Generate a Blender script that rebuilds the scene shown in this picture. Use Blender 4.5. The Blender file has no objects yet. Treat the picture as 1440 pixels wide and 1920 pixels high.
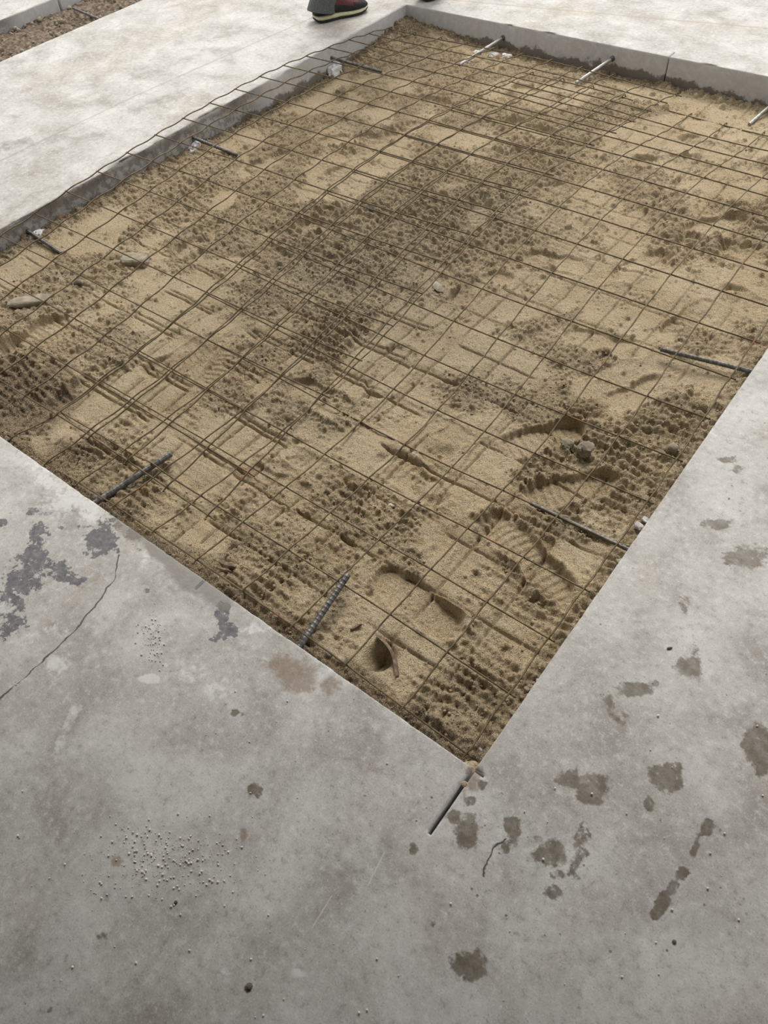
import bpy, math, random
import numpy as np
from mathutils import Matrix, Vector

random.seed(7)
rng = np.random.default_rng(11)
scene = bpy.context.scene
COL = scene.collection

# ------------------------------------------------------------------ camera
CAM = np.array([0.2395, -0.4277, 1.35])
YAW, PITCH, ROLL, FPX = 0.74228, 0.67853, -0.10637, 1415.54


def rot3(a, b, c):
    ca, sa, cb, sb, cc, sc = math.cos(a), math.sin(a), math.cos(b), math.sin(b), math.cos(c), math.sin(c)
    rz = np.array([[ca, -sa, 0], [sa, ca, 0], [0, 0, 1]])
    rx = np.array([[1, 0, 0], [0, cb, -sb], [0, sb, cb]])
    rr = np.array([[cc, -sc, 0], [sc, cc, 0], [0, 0, 1]])
    return rz @ rx @ rr


ROT = rot3(YAW, PITCH, ROLL)
cam_data = bpy.data.cameras.new('camera')
cam = bpy.data.objects.new('camera', cam_data)
COL.objects.link(cam)
cam_data.sensor_fit = 'VERTICAL'
cam_data.sensor_height = 24.0
cam_data.lens = FPX / 1920 * 24.0
cam_data.clip_start = 0.02
m4 = Matrix([list(ROT[r]) + [CAM[r]] for r in range(3)] + [[0, 0, 0, 1]])
cam.matrix_world = m4
scene.camera = cam

# ------------------------------------------------------------------ sky (even overcast daylight) and exposure
world = bpy.data.worlds.new('overcast_sky')
scene.world = world
world.use_nodes = True
bg = world.node_tree.nodes['Background']
bg.inputs['Color'].default_value = (1.0, 0.985, 0.955, 1)
bg.inputs['Strength'].default_value = 0.7
scene.view_settings.view_transform = 'Standard'
scene.view_settings.look = 'None'
scene.view_settings.gamma = 1.0
scene.view_settings.use_curve_mapping = False
scene.view_settings.exposure = 0.86
SHADE_ROOF_EDGE = 1.85     # distance of the added shade roof's edge from the viewpoint, towards the open side
OPEN_DIR = (-0.45, 0.893)
SHADE_ROOF_Z = 2.15

# hazy sun behind thin cloud on the open side
sun_data = bpy.data.lights.new('hazy_sun_offscreen', 'SUN')
sun_data.energy = 1.5
sun_data.angle = math.radians(28)
sun_data.color = (1.0, 0.97, 0.92)
sun = bpy.data.objects.new('hazy_sun_offscreen', sun_data)
COL.objects.link(sun)
_el = math.radians(54)
sun.rotation_euler = Vector((OPEN_DIR[0] * math.cos(_el), OPEN_DIR[1] * math.cos(_el), math.sin(_el))).to_track_quat('Z', 'Y').to_euler()
sun.location = (OPEN_DIR[0] * 6, OPEN_DIR[1] * 6, 8)

# ------------------------------------------------------------------ measures (metres; pit corner at the origin)
W, L = 2.380, 2.985          # pit: x from -W to 0, y from 0 to L
TX0, TX1 = -4.213, -3.714    # narrow trench beyond the strip of slab
SLAB = 0.22


def ray(px, py):
    return ROT @ np.array([(px - 720) / FPX, -(py - 960) / FPX, -1.0])


def onz(px, py, z=0.0):
    d = ray(px, py)
    return CAM + d * ((z - CAM[2]) / d[2])


def onx(px, py, x):
    d = ray(px, py)
    return CAM + d * ((x - CAM[0]) / d[0])


def ony(px, py, y):
    d = ray(px, py)
    return CAM + d * ((y - CAM[1]) / d[1])


# ------------------------------------------------------------------ numpy noise
_lat = rng.random((257, 257))
_lat[256] = _lat[0]
_lat[:, 256] = _lat[:, 0]


def vnoise(x, y, s, seed=0):
    """value noise in -1..1 with feature size s"""
    u = np.asarray(x) / s + seed * 17.31 + 1000.0
    v = np.asarray(y) / s + seed * 9.77 + 1000.0
    iu, iv = np.floor(u).astype(int), np.floor(v).astype(int)
    fu, fv = u - iu, v - iv
    fu = fu * fu * (3 - 2 * fu)
    fv = fv * fv * (3 - 2 * fv)
    iu &= 255
    iv &= 255
    a = _lat[iu, iv] * (1 - fu) + _lat[iu + 1, iv] * fu
    b = _lat[iu, iv + 1] * (1 - fu) + _lat[iu + 1, iv + 1] * fu
    return (a * (1 - fv) + b * fv) * 2 - 1


def fbm(x, y, s, n=4, seed=0, gain=0.5):
    t, a, tot = 0.0, 1.0, 0.0
    for k in range(n):
        c, sn = math.cos(k * 0.9), math.sin(k * 0.9)
        t = t + a * vnoise(c * x - sn * y, sn * x + c * y, s / 2 ** k, seed + k)
        tot += a
        a *= gain
    return t / tot


def sstep(a, b, x):
    t = np.clip((x - a) / (b - a), 0, 1)
    return t * t * (3 - 2 * t)


# ------------------------------------------------------------------ object helpers
def tag(o, label=None, cat=None, group=None, kind=None):
    if label: o['label'] = label
    if cat: o['category'] = cat
    if group: o['group'] = group
    if kind: o['kind'] = kind
    return o


def empty(name, loc=(0, 0, 0)):
    o = bpy.data.objects.new(name, None)
    o.empty_display_size = 0.1
    o.location = loc
    COL.objects.link(o)
    return o


def mesh_obj(name, verts, faces, mats, parent=None, smooth=False, loc=None, mat_idx=None):
    me = bpy.data.meshes.new(name)
    V = np.asarray(verts, dtype=np.float32)
    if loc is not None:
        V = V - np.asarray(loc, dtype=np.float32)
    if isinstance(faces, np.ndarray):
        nf, k = faces.shape
        me.vertices.add(len(V))
        me.vertices.foreach_set('co', V.ravel())
        me.loops.add(nf * k)
        me.loops.foreach_set('vertex_index', faces.astype(np.int32).ravel())
        me.polygons.add(nf)
        me.polygons.foreach_set('loop_start', np.arange(0, nf * k, k, dtype=np.int32))
        me.update(calc_edges=True)
    else:
        me.from_pydata(V.tolist(), [], faces)
    if not isinstance(mats, (list, tuple)):
        mats = [mats]
    for m in mats:
        me.materials.append(m)
    if mat_idx is not None:
        me.polygons.foreach_set('material_index', np.asarray(mat_idx, dtype=np.int32))
    if smooth:
        me.polygons.foreach_set('use_smooth', np.ones(len(me.polygons), dtype=bool))
    me.validate()
    me.update()
    o = bpy.data.objects.new(name, me)
    if loc is not None:
        o.location = loc
    COL.objects.link(o)
    if parent is not None:
        o.parent = parent
        o.matrix_parent_inverse = Matrix.Translation(-Vector(parent.location))
    return o


def float_attr(o, name, data):
    a = o.data.attributes.new(name, 'FLOAT', 'POINT')
    a.data.foreach_set('value', np.asarray(data, dtype=np.float32))


def tube(path, radii, n=7, cap=True):
    """round bar along a path; returns verts, faces"""
    P = np.asarray(path, float)
    m = len(P)
    r = np.full(m, radii) if np.isscalar(radii) else np.asarray(radii, float)
    T = np.gradient(P, axis=0)
    T /= np.linalg.norm(T, axis=1)[:, None]
    up = np.array([0, 0, 1.0]) if abs(T[0, 2]) < 0.9 else np.array([1.0, 0, 0])
    vs, fs = [], []
    for k in range(m):
        a = np.cross(T[k], up)
        a /= np.linalg.norm(a)
        b = np.cross(a, T[k])
        for q in range(n):
            t = 2 * math.pi * q / n
            vs.append(P[k] + r[k] * (math.cos(t) * a + math.sin(t) * b))
    for k in range(m - 1):
        for q in range(n):
            fs.append((k * n + q, k * n + (q + 1) % n, (k + 1) * n + (q + 1) % n, (k + 1) * n + q))
    if cap:
        fs.append(tuple(range(n))[::-1])
        fs.append(tuple((m - 1) * n + q for q in range(n)))
    return vs, fs


def loft(rings, cap0=True, cap1=True):
    vs, fs = [], []
    n = len(rings[0])
    for r in rings:
        vs += [tuple(p) for p in r]
    for k in range(len(rings) - 1):
        for q in range(n):
            fs.append((k * n + q, k * n + (q + 1) % n, (k + 1) * n + (q + 1) % n, (k + 1) * n + q))
    if cap0: fs.append(tuple(range(n))[::-1])
    if cap1: fs.append(tuple((len(rings) - 1) * n + q for q in range(n)))
    return vs, fs


def catmull(P, sub):
    P = np.asarray(P, float)
    Q = np.vstack([2 * P[0] - P[1], P, 2 * P[-1] - P[-2]])
    out = []
    for k in range(1, len(Q) - 2):
        for t in np.arange(sub) / sub:
            a, b, c, d = Q[k - 1], Q[k], Q[k + 1], Q[k + 2]
            out.append(0.5 * (2 * b + (c - a) * t + (2 * a - 5 * b + 4 * c - d) * t * t + (3 * b - a - 3 * c + d) * t ** 3))
    out.append(P[-1])
    return np.array(out)


_ico = None


def ico_unit():
    global _ico
    if _ico is None:
        g = (1 + 5 ** .5) / 2
        v = np.array([(-1, g, 0), (1, g, 0), (-1, -g, 0), (1, -g, 0), (0, -1, g), (0, 1, g), (0, -1, -g), (0, 1, -g),
                      (g, 0, -1), (g, 0, 1), (-g, 0, -1), (-g, 0, 1)], float)
        v /= np.linalg.norm(v[0])
        f = np.array([(0, 11, 5), (0, 5, 1), (0, 1, 7), (0, 7, 10), (0, 10, 11), (1, 5, 9), (5, 11, 4), (11, 10, 2), (10, 7, 6),
                      (7, 1, 8), (3, 9, 4), (3, 4, 2), (3, 2, 6), (3, 6, 8), (3, 8, 9), (4, 9, 5), (2, 4, 11), (6, 2, 10), (8, 6, 7), (9, 8, 1)])
        _ico = v, f
    return _ico


def rock(seed, r, squash=(1, 1, 1), sub=2, rough=0.22, boxy=1.0):
    """irregular stone: subdivided icosahedron with noise"""
    v, f = ico_unit()
    v, f = list(map(tuple, v)), [tuple(t) for t in f]
    for _ in range(sub):
        cache, nf = {}, []
        def mid(a, b):
            k = (min(a, b), max(a, b))
            if k not in cache:
                p = (np.array(v[a]) + np.array(v[b]))
                v.append(tuple(p / np.linalg.norm(p)))
                cache[k] = len(v) - 1
            return cache[k]
        for a, b, c in f:
            ab, bc, ca = mid(a, b), mid(b, c), mid(c, a)
            nf += [(a, ab, ca), (b, bc, ab), (c, ca, bc), (ab, bc, ca)]
        f = nf
    V = np.array(v)
    if boxy < 1: V = np.sign(V) * np.abs(V) ** boxy
    n = fbm(V[:, 0] + V[:, 2] * 1.7, V[:, 1] - V[:, 2] * 1.3, 1.1, 3, seed)
    V = V * (1 + rough * n)[:, None] * r * np.array(squash)
    return V, f


# ------------------------------------------------------------------ material helpers
def new_mat(name):
    m = bpy.data.materials.new(name)
    m.use_nodes = True
    nt = m.node_tree
    return m, nt, nt.nodes['Principled BSDF']


class NT:
    """tiny node builder"""
    def __init__(self, nt):
        self.nt = nt
    def n(self, typ, **kw):
        nd = self.nt.nodes.new(typ)
        for k, v in kw.items():
            setattr(nd, k, v)
        return nd
    def link(self, a, b):
        self.nt.links.new(a, b)
    def coord(self):
        return self.n('ShaderNodeNewGeometry').outputs['Position']
    def noise(self, vec, scale, detail=4, rough=0.55, dist=0.0):
        nd = self.n('ShaderNodeTexNoise')
        nd.inputs['Scale'].default_value = scale
        nd.inputs['Detail'].default_value = detail
        nd.inputs['Roughness'].default_value = rough
        nd.inputs['Distortion'].default_value = dist
        self.link(vec, nd.inputs['Vector'])
        return nd.outputs['Fac']
    def math(self, op, a, b=None, clamp=False):
        nd = self.n('ShaderNodeMath', operation=op, use_clamp=clamp)
        for k, x in enumerate((a, b)):
            if x is None: continue
            if isinstance(x, (int, float)): nd.inputs[k].default_value = x
            else: self.link(x, nd.inputs[k])
        return nd.outputs[0]
    def ramp(self, fac, a, b, lo=0.0, hi=1.0):
        nd = self.n('ShaderNodeMapRange', interpolation_type='SMOOTHSTEP')
        self.link(fac, nd.inputs['Value'])
        nd.inputs['From Min'].default_value = a
        nd.inputs['From Max'].default_value = b
        nd.inputs['To Min'].default_value = lo
        nd.inputs['To Max'].default_value = hi
        return nd.outputs['Result']
    def mix(self, fac, a, b, mode='MIX'):
        nd = self.n('ShaderNodeMix', data_type='RGBA', blend_type=mode)
        for sock, x in ((nd.inputs[0], fac), (nd.inputs[6], a), (nd.inputs[7], b)):
            if isinstance(x, (int, float)): sock.default_value = x
            elif isinstance(x, tuple): sock.default_value = (*x, 1)
            else: self.link(x, sock)
        return nd.outputs[2]
    def attr(self, name):
        return self.n('ShaderNodeAttribute', attribute_name=name).outputs['Fac']
    def bump(self, h, strength, dist, prev=None):
        nd = self.n('ShaderNodeBump')
        nd.inputs['Strength'].default_value = strength
        nd.inputs['Distance'].default_value = dist
        self.link(h, nd.inputs['Height'])
        if prev is not None: self.link(prev, nd.inputs['Normal'])
        return nd.outputs['Normal']


def srgb(r, g, b):
    f = lambda c: c / 12.92 if c <= 0.04045 else ((c + 0.055) / 1.055) ** 2.4
    return tuple(f(v / 255) for v in (r, g, b))


# node group: soft line along a segment in the ground plane
def seg_group():
    g = bpy.data.node_groups.new('segment_distance', 'ShaderNodeTree')
    g.interface.new_socket('P', in_out='INPUT', socket_type='NodeSocketVector')
    g.interface.new_socket('A', in_out='INPUT', socket_type='NodeSocketVector')
    g.interface.new_socket('B', in_out='INPUT', socket_type='NodeSocketVector')
    g.interface.new_socket('D', in_out='OUTPUT', socket_type='NodeSocketFloat')
    gi, go = g.nodes.new('NodeGroupInput'), g.nodes.new('NodeGroupOutput')
    def vm(op, a, b=None, sc=None):
        nd = g.nodes.new('ShaderNodeVectorMath'); nd.operation = op
        g.links.new(a, nd.inputs[0])
        if b is not None: g.links.new(b, nd.inputs[1])
        if sc is not None: g.links.new(sc, nd.inputs['Scale'])
        return nd
    pa = vm('SUBTRACT', gi.outputs['P'], gi.outputs['A']).outputs[0]
    ba = vm('SUBTRACT', gi.outputs['B'], gi.outputs['A']).outputs[0]
    d1 = vm('DOT_PRODUCT', pa, ba).outputs['Value']
    d2 = vm('DOT_PRODUCT', ba, ba).outputs['Value']
    dv = g.nodes.new('ShaderNodeMath'); dv.operation = 'DIVIDE'; dv.use_clamp = True
    g.links.new(d1, dv.inputs[0]); g.links.new(d2, dv.inputs[1])
    pr = vm('SCALE', ba, None, dv.outputs[0]).outputs[0]
    df = vm('SUBTRACT', pa, pr).outputs[0]
    ln = vm('LENGTH', df).outputs['Value']
    g.links.new(ln, go.inputs['D'])
    return g


SEG = seg_group()


def polyline_dist(nb, vec, pts):
    """distance from vec to a polyline of ground points"""
    out = None
    for a, b in zip(pts[:-1], pts[1:]):
        nd = nb.n('ShaderNodeGroup', node_tree=SEG)
        nb.link(vec, nd.inputs['P'])
        nd.inputs['A'].default_value = (a[0], a[1], 0)
        nd.inputs['B'].default_value = (b[0], b[1], 0)
        out = nd.outputs['D'] if out is None else nb.math('MINIMUM', out, nd.outputs['D'])
    return out
NODES_A = [  # wire crossings in mm, one row per lengthwise wire
    [(-41,38,-64),(-41,189,-62),(-40,340,-59),(-39,490,-59),(-37,640,-61),(-36,790,-57),(-35,940,-45),(-35,1090,-25),(-36,1239,-5),(-36,1388,12),(-37,1537,22),(-37,1687,25),(-38,1836,20),(-39,1985,9),(-39,2134,-7),(-40,2282,-26),(-40,2431,-48),(-41,2579,-70),(-41,2727,-94)],
    [(-192,40,-59),(-191,191,-59),(-191,341,-61),(-190,491,-65),(-188,641,-69),(-187,791,-66),(-186,940,-53),(-186,1090,-32),(-187,1239,-9),(-187,1389,8),(-188,1538,21),(-188,1688,25),(-189,1837,22),(-189,1987,11),(-190,2135,-6),(-190,2284,-27),(-191,2432,-50),(-191,2581,-74),(-191,2729,-97)],
    [(-342,43,-53),(-342,193,-58),(-341,343,-63),(-341,492,-72),(-339,642,-77),(-338,791,-75),(-338,941,-60),(-338,1090,-38),(-338,1240,-13),(-339,1389,6),(-339,1539,20),(-339,1689,24),(-340,1839,22),(-340,1988,13),(-340,2137,-4),(-341,2286,-28),(-341,2434,-53),(-341,2583,-77),(-341,2731,-99)],
    [(-492,45,-49),(-492,194,-59),(-491,344,-69),(-491,493,-82),(-490,642,-88),(-489,792,-83),(-489,941,-66),(-489,1091,-42),(-490,1241,-17),(-490,1390,4),(-490,1540,18),(-490,1690,23),(-490,1840,22),(-490,1990,14),(-491,2140,-2),(-491,2288,-27),(-491,2436,-56),(-491,2585,-82),(-491,2734,-99)],
    [(-643,46,-49),(-642,195,-62),(-642,344,-76),(-641,494,-88),(-640,643,-94),(-640,793,-88),(-640,942,-70),(-641,1092,-45),(-641,1241,-21),(-641,1391,1),(-641,1542,17),(-641,1692,23),(-641,1842,22),(-641,1993,14),(-641,2142,-2),(-640,2291,-27),(-640,2439,-57),(-640,2588,-83),(-640,2737,-99)],
    [(-793,46,-52),(-793,195,-66),(-792,345,-80),(-791,494,-90),(-791,644,-94),(-791,794,-88),(-792,943,-71),(-792,1093,-47),(-792,1243,-24),(-792,1393,-1),(-792,1544,15),(-791,1694,22),(-791,1845,21),(-790,1995,13),(-790,2145,-4),(-789,2294,-27),(-789,2443,-56),(-788,2592,-81),(-788,2741,-97)],
    [(-944,45,-56),(-943,195,-70),(-943,345,-82),(-942,495,-89),(-942,645,-90),(-942,795,-83),(-942,945,-68),(-943,1095,-46),(-943,1245,-24),(-943,1395,-4),(-942,1546,11),(-942,1697,19),(-941,1848,19),(-940,1998,11),(-939,2148,-6),(-938,2298,-28),(-937,2447,-54),(-936,2596,-77),(-935,2746,-93)],
    [(-1095,44,-61),(-1094,195,-74),(-1093,345,-83),(-1093,496,-88),(-1093,646,-86),(-1093,796,-78),(-1093,947,-64),(-1093,1097,-45),(-1093,1247,-24),(-1093,1397,-6),(-1093,1548,9),(-1092,1699,17),(-1091,1850,17),(-1090,2001,9),(-1088,2152,-7),(-1087,2302,-29),(-1085,2451,-53),(-1084,2601,-72),(-1083,2751,-87)],
    [(-1245,43,-72),(-1244,194,-80),(-1244,345,-85),(-1243,496,-86),(-1243,647,-83),(-1244,798,-74),(-1244,948,-60),(-1244,1099,-42),(-1244,1249,-24),(-1244,1400,-6),(-1243,1551,7),(-1242,1702,14),(-1241,1853,14),(-1240,2004,6),(-1238,2155,-9),(-1236,2305,-29),(-1235,2455,-51),(-1233,2605,-69),(-1232,2755,-82)],
    [(-1395,42,-89),(-1394,194,-88),(-1394,345,-88),(-1394,497,-85),(-1394,648,-80),(-1394,799,-70),(-1394,950,-57),(-1394,1101,-40),(-1394,1251,-23),(-1394,1402,-7),(-1393,1553,5),(-1393,1705,12),(-1391,1856,11),(-1390,2007,4),(-1388,2158,-10),(-1386,2308,-28),(-1385,2459,-48),(-1383,2609,-67),(-1381,2759,-83)],
    [(-1544,42,-105),(-1544,194,-98),(-1545,345,-91),(-1545,497,-84),(-1545,649,-77),(-1545,800,-67),(-1545,951,-54),(-1545,1103,-38),(-1545,1254,-22),(-1545,1405,-7),(-1544,1556,4),(-1543,1707,9),(-1542,1859,9),(-1540,2010,1),(-1538,2161,-11),(-1537,2312,-28),(-1535,2462,-46),(-1533,2612,-65),(-1531,2762,-85)],
]
NODES_B = [  # wire crossings in mm, one row per lengthwise wire
    [(-2345,142,-45),(-2348,292,-33),(-2351,442,-20),(-2355,592,-9),(-2357,742,1),(-2360,891,13),(-2361,1040,21),(-2362,1189,28),(-2362,1337,35),(-2362,1486,40),(-2362,1634,43),(-2362,1782,43),(-2362,1931,40),(-2362,2079,33),(-2362,2227,21),(-2362,2376,7),(-2362,2524,-8),(-2362,2672,-28),(-2363,2820,-52)],
    [(-2197,144,-45),(-2201,294,-32),(-2204,444,-20),(-2207,593,-9),(-2210,743,1),(-2213,892,13),(-2215,1041,23),(-2216,1190,31),(-2217,1339,38),(-2217,1487,43),(-2217,1636,46),(-2217,1785,45),(-2218,1933,42),(-2217,2082,34),(-2217,2230,22),(-2217,2379,7),(-2217,2527,-11),(-2217,2675,-31),(-2217,2823,-54)],
    [(-2050,146,-44),(-2053,296,-32),(-2057,445,-20),(-2060,595,-8),(-2063,744,3),(-2066,893,13),(-2068,1042,24),(-2070,1191,34),(-2071,1340,42),(-2072,1489,46),(-2072,1638,49),(-2073,1787,48),(-2073,1936,44),(-2072,2084,35),(-2072,2233,23),(-2071,2382,6),(-2071,2530,-12),(-2071,2679,-32),(-2071,2827,-54)],
    [(-1902,148,-42),(-1906,298,-31),(-1909,447,-21),(-1913,596,-9),(-1917,745,3),(-1919,894,14),(-1922,1044,25),(-1924,1193,36),(-1925,1342,44),(-1926,1491,49),(-1927,1640,51),(-1927,1789,50),(-1927,1938,45),(-1927,2087,36),(-1926,2236,22),(-1925,2385,6),(-1925,2534,-11),(-1925,2682,-30),(-1925,2831,-52)],
    [(-1755,150,-41),(-1758,299,-33),(-1762,449,-25),(-1766,597,-13),(-1770,746,2),(-1773,896,14),(-1775,1045,26),(-1778,1194,36),(-1779,1344,45),(-1781,1493,50),(-1782,1642,51),(-1782,1791,50),(-1782,1940,45),(-1781,2090,35),(-1780,2239,22),(-1779,2388,6),(-1778,2537,-11),(-1778,2686,-30),(-1777,2835,-51)],
    [(-1607,151,-38),(-1611,301,-34),(-1615,450,-28),(-1619,599,-15),(-1623,748,1),(-1626,897,14),(-1629,1046,27),(-1632,1195,38),(-1634,1345,46),(-1635,1494,50),(-1636,1644,52),(-1636,1793,50),(-1636,1943,45),(-1635,2092,35),(-1634,2242,21),(-1633,2391,6),(-1632,2540,-11),(-1631,2689,-29),(-1630,2838,-50)],
    [(-1460,153,-33),(-1464,302,-34),(-1468,451,-29),(-1472,600,-16),(-1476,749,0),(-1480,898,14),(-1483,1047,28),(-1486,1196,39),(-1488,1346,47),(-1490,1495,53),(-1491,1645,54),(-1491,1795,51),(-1490,1945,45),(-1489,2094,34),(-1488,2244,20),(-1486,2394,5),(-1485,2543,-12),(-1484,2692,-30),(-1482,2842,-51)],
    [(-1313,154,-33),(-1316,303,-33),(-1320,452,-29),(-1325,601,-17),(-1329,750,-1),(-1333,899,14),(-1336,1048,29),(-1340,1197,41),(-1343,1347,50),(-1345,1496,55),(-1346,1646,55),(-1345,1796,51),(-1344,1946,43),(-1343,2096,32),(-1341,2246,19),(-1340,2396,4),(-1338,2545,-13),(-1336,2695,-32),(-1334,2844,-55)],
    [(-1165,154,-39),(-1169,304,-35),(-1173,453,-27),(-1177,602,-15),(-1181,751,0),(-1186,900,16),(-1190,1049,31),(-1193,1198,44),(-1197,1348,54),(-1199,1497,60),(-1200,1647,58),(-1199,1797,52),(-1198,1948,43),(-1196,2098,31),(-1194,2248,17),(-1193,2398,2),(-1191,2547,-16),(-1189,2697,-36),(-1188,2846,-61)],
    [(-1018,155,-48),(-1022,305,-38),(-1026,454,-26),(-1030,603,-13),(-1034,753,3),(-1039,901,20),(-1043,1050,36),(-1047,1199,49),(-1051,1349,59),(-1053,1498,65),(-1054,1648,62),(-1053,1799,54),(-1052,1949,43),(-1050,2100,30),(-1048,2250,16),(-1046,2400,0),(-1044,2549,-19),(-1043,2698,-41),(-1041,2847,-68)],
    [(-871,156,-56),(-875,305,-41),(-879,455,-26),(-883,605,-9),(-887,754,8),(-891,903,26),(-896,1052,41),(-901,1201,54),(-904,1350,65),(-907,1500,69),(-908,1650,67),(-907,1800,57),(-905,1951,44),(-903,2101,30),(-901,2251,14),(-899,2401,-3),(-897,2551,-23),(-896,2699,-47),(-895,2848,-76)],
]
# ------------------------------------------------------------------ materials
def mat_floor():
    m, nt, bs = new_mat('poured_concrete')
    b = NT(nt)
    P = b.coord()
    big = b.noise(P, 1.6, 5, 0.6)
    mid = b.noise(P, 7, 6, 0.62, 0.4)
    fine = b.noise(P, 60, 5, 0.7)
    grit = b.noise(P, 300, 3, 0.7)
    c = b.mix(b.ramp(big, 0.35, 0.65), (0.385, 0.368, 0.342), (0.475, 0.468, 0.452))
    warm = b.ramp(b.noise(P, 2.6, 3, 0.5), 0.52, 0.68)
    c = b.mix(b.math('MULTIPLY', warm, 0.4), c, (0.40, 0.345, 0.285))
    c = b.mix(b.ramp(mid, 0.46, 0.70, 0, 0.65), c, (0.60, 0.59, 0.57))
    c = b.mix(b.ramp(mid, 0.50, 0.30, 0, 0.68), c, (0.26, 0.238, 0.21))
    c = b.mix(b.ramp(fine, 0.50, 0.70, 0, 0.5), c, (0.66, 0.65, 0.63))
    c = b.mix(b.ramp(fine, 0.48, 0.30, 0, 0.55), c, (0.22, 0.205, 0.185))
    c = b.mix(b.ramp(grit, 0.56, 0.70, 0, 0.5), c, (0.68, 0.67, 0.64))
    c = b.mix(b.ramp(grit, 0.44, 0.30, 0, 0.55), c, (0.18, 0.165, 0.15))
    # pock marks
    vor = b.n('ShaderNodeTexVoronoi')
    vor.inputs['Scale'].default_value = 28
    b.link(P, vor.inputs['Vector'])
    pock = b.math('MULTIPLY', b.ramp(vor.outputs['Distance'], 0.085, 0.04), b.ramp(b.noise(P, 3.3, 2), 0.5, 0.6))
    c = b.mix(b.math('MULTIPLY', pock, 0.75), c, (0.12, 0.105, 0.09))
    n1 = b.noise(P, 24, 4, 0.65)
    n2 = b.noise(P, 90, 3, 0.6)
    jit = b.math('ADD', b.math('MULTIPLY', b.math('SUBTRACT', n1, 0.5), 1.1), b.math('MULTIPLY', b.math('SUBTRACT', n2, 0.5), 0.6))
    def mask(name, lo, hi, j=1.0):
        return b.ramp(b.math('ADD', b.attr(name), b.math('MULTIPLY', jit, j)), lo, hi)
    wn_ = b.noise(P, 55, 6, 0.75)
    dark = b.ramp(b.math('ADD', b.math('ADD', b.attr('worn'), b.math('MULTIPLY', jit, 1.6)), b.math('MULTIPLY', b.math('SUBTRACT', wn_, 0.5), 2.2)), 0.58, 0.68)
    c = b.mix(b.math('MULTIPLY', dark, b.ramp(fine, 0.3, 0.7, 0.95, 0.7)), c, (0.095, 0.092, 0.108))
    damp = mask('damp', 0.35, 0.75, 0.7)
    c = b.mix(b.math('MULTIPLY', damp, 0.75), c, (0.19, 0.172, 0.148))
    pale = mask('pale', 0.40, 0.95, 1.9)
    c = b.mix(b.math('MULTIPLY', pale, 0.6), c, (0.72, 0.72, 0.71))
    rust = mask('rust', 0.4, 0.8, 1.1)
    c = b.mix(b.math('MULTIPLY', rust, 0.6), c, (0.20, 0.125, 0.07))
    st = mask('stain', 0.48, 0.80, 1.5)
    c = b.mix(b.math('MULTIPLY', st, b.ramp(b.math('ADD', b.math('MULTIPLY', fine, 0.5), b.math('MULTIPLY', n1, 0.5)), 0.35, 0.62, 0.55, 0.95)), c, (0.11, 0.086, 0.056))
    # crack through the near slab, its path shaken by noise
    sh = b.n('ShaderNodeVectorMath', operation='SCALE')
    nv = b.n('ShaderNodeTexNoise')
    nv.inputs['Scale'].default_value = 30
    nv.inputs['Detail'].default_value = 5
    b.link(P, nv.inputs['Vector'])
    sub = b.n('ShaderNodeVectorMath', operation='SUBTRACT')
    b.link(nv.outputs['Color'], sub.inputs[0])
    sub.inputs[1].default_value = (0.5, 0.5, 0.5)
    b.link(sub.outputs[0], sh.inputs[0])
    sh.inputs['Scale'].default_value = 0.022
    ad = b.n('ShaderNodeVectorMath', operation='ADD')
    b.link(P, ad.inputs[0]); b.link(sh.outputs[0], ad.inputs[1])
    flat = b.n('ShaderNodeVectorMath', operation='MULTIPLY')
    b.link(ad.outputs[0], flat.inputs[0]); flat.inputs[1].default_value = (1, 1, 0)
    flat0 = b.n('ShaderNodeVectorMath', operation='MULTIPLY')
    b.link(P, flat0.inputs[0]); flat0.inputs[1].default_value = (1, 1, 0)
    crack = [onz(*q) for q in [(-60, 1355), (0, 1310), (55, 1262), (108, 1215), (150, 1172), (182, 1130), (212, 1088), (222, 1042)]]
    cd = polyline_dist(b, flat.outputs[0], crack)
    cw = b.math('MULTIPLY', b.ramp(b.noise(P, 14, 3), 0.34, 0.52, 0.25, 1.0), 0.0032)
    ck = b.math('SUBTRACT', 1.0, b.math('DIVIDE', cd, cw), True)
    crk2 = [onz(*q) for q in [(905, 1640), (925, 1590), (950, 1570)]]
    ck2 = b.math('SUBTRACT', 1.0, b.math('DIVIDE', polyline_dist(b, flat.outputs[0], crk2), 0.0025), True)
    ck = b.math('MAXIMUM', ck, ck2)
    c = b.mix(ck, c, (0.03, 0.028, 0.025))
    # tan chalk line across the far slab and a faint trowel line on the side strip
    ln = polyline_dist(b, flat0.outputs[0], [onz(800, -4), onz(1560, 64)])
    c = b.mix(b.ramp(ln, 0.006, 0.003, 0, 0.7), c, (0.36, 0.27, 0.17))
    tl = polyline_dist(b, flat.outputs[0], [(-2.69, 2.72, 0), (-2.80, 1.6, 0), (-2.84, 0.6, 0)])
    c = b.mix(b.ramp(tl, 0.010, 0.003, 0, 0.35), c, (0.22, 0.2, 0.17))
    for a, d in (((588, 1735), (622, 1680)), ((690, 1660), (720, 1600))):
        sc = polyline_dist(b, flat0.outputs[0], [onz(*a), onz(*d)])
        c = b.mix(b.ramp(sc, 0.0016, 0.0006, 0, 0.5), c, (0.66, 0.64, 0.6))
    b.link(c, bs.inputs['Base Color'])
    b.link(b.ramp(b.math('MAXIMUM', st, damp), 0, 1, 0.72, 0.5), bs.inputs['Roughness'])
    bs.inputs['Specular IOR Level'].default_value = 0.35
    h = b.math('ADD', b.math('MULTIPLY', fine, 0.6), b.math('MULTIPLY', grit, 0.4))
    nrm = b.bump(h, 0.28, 0.003)
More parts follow.
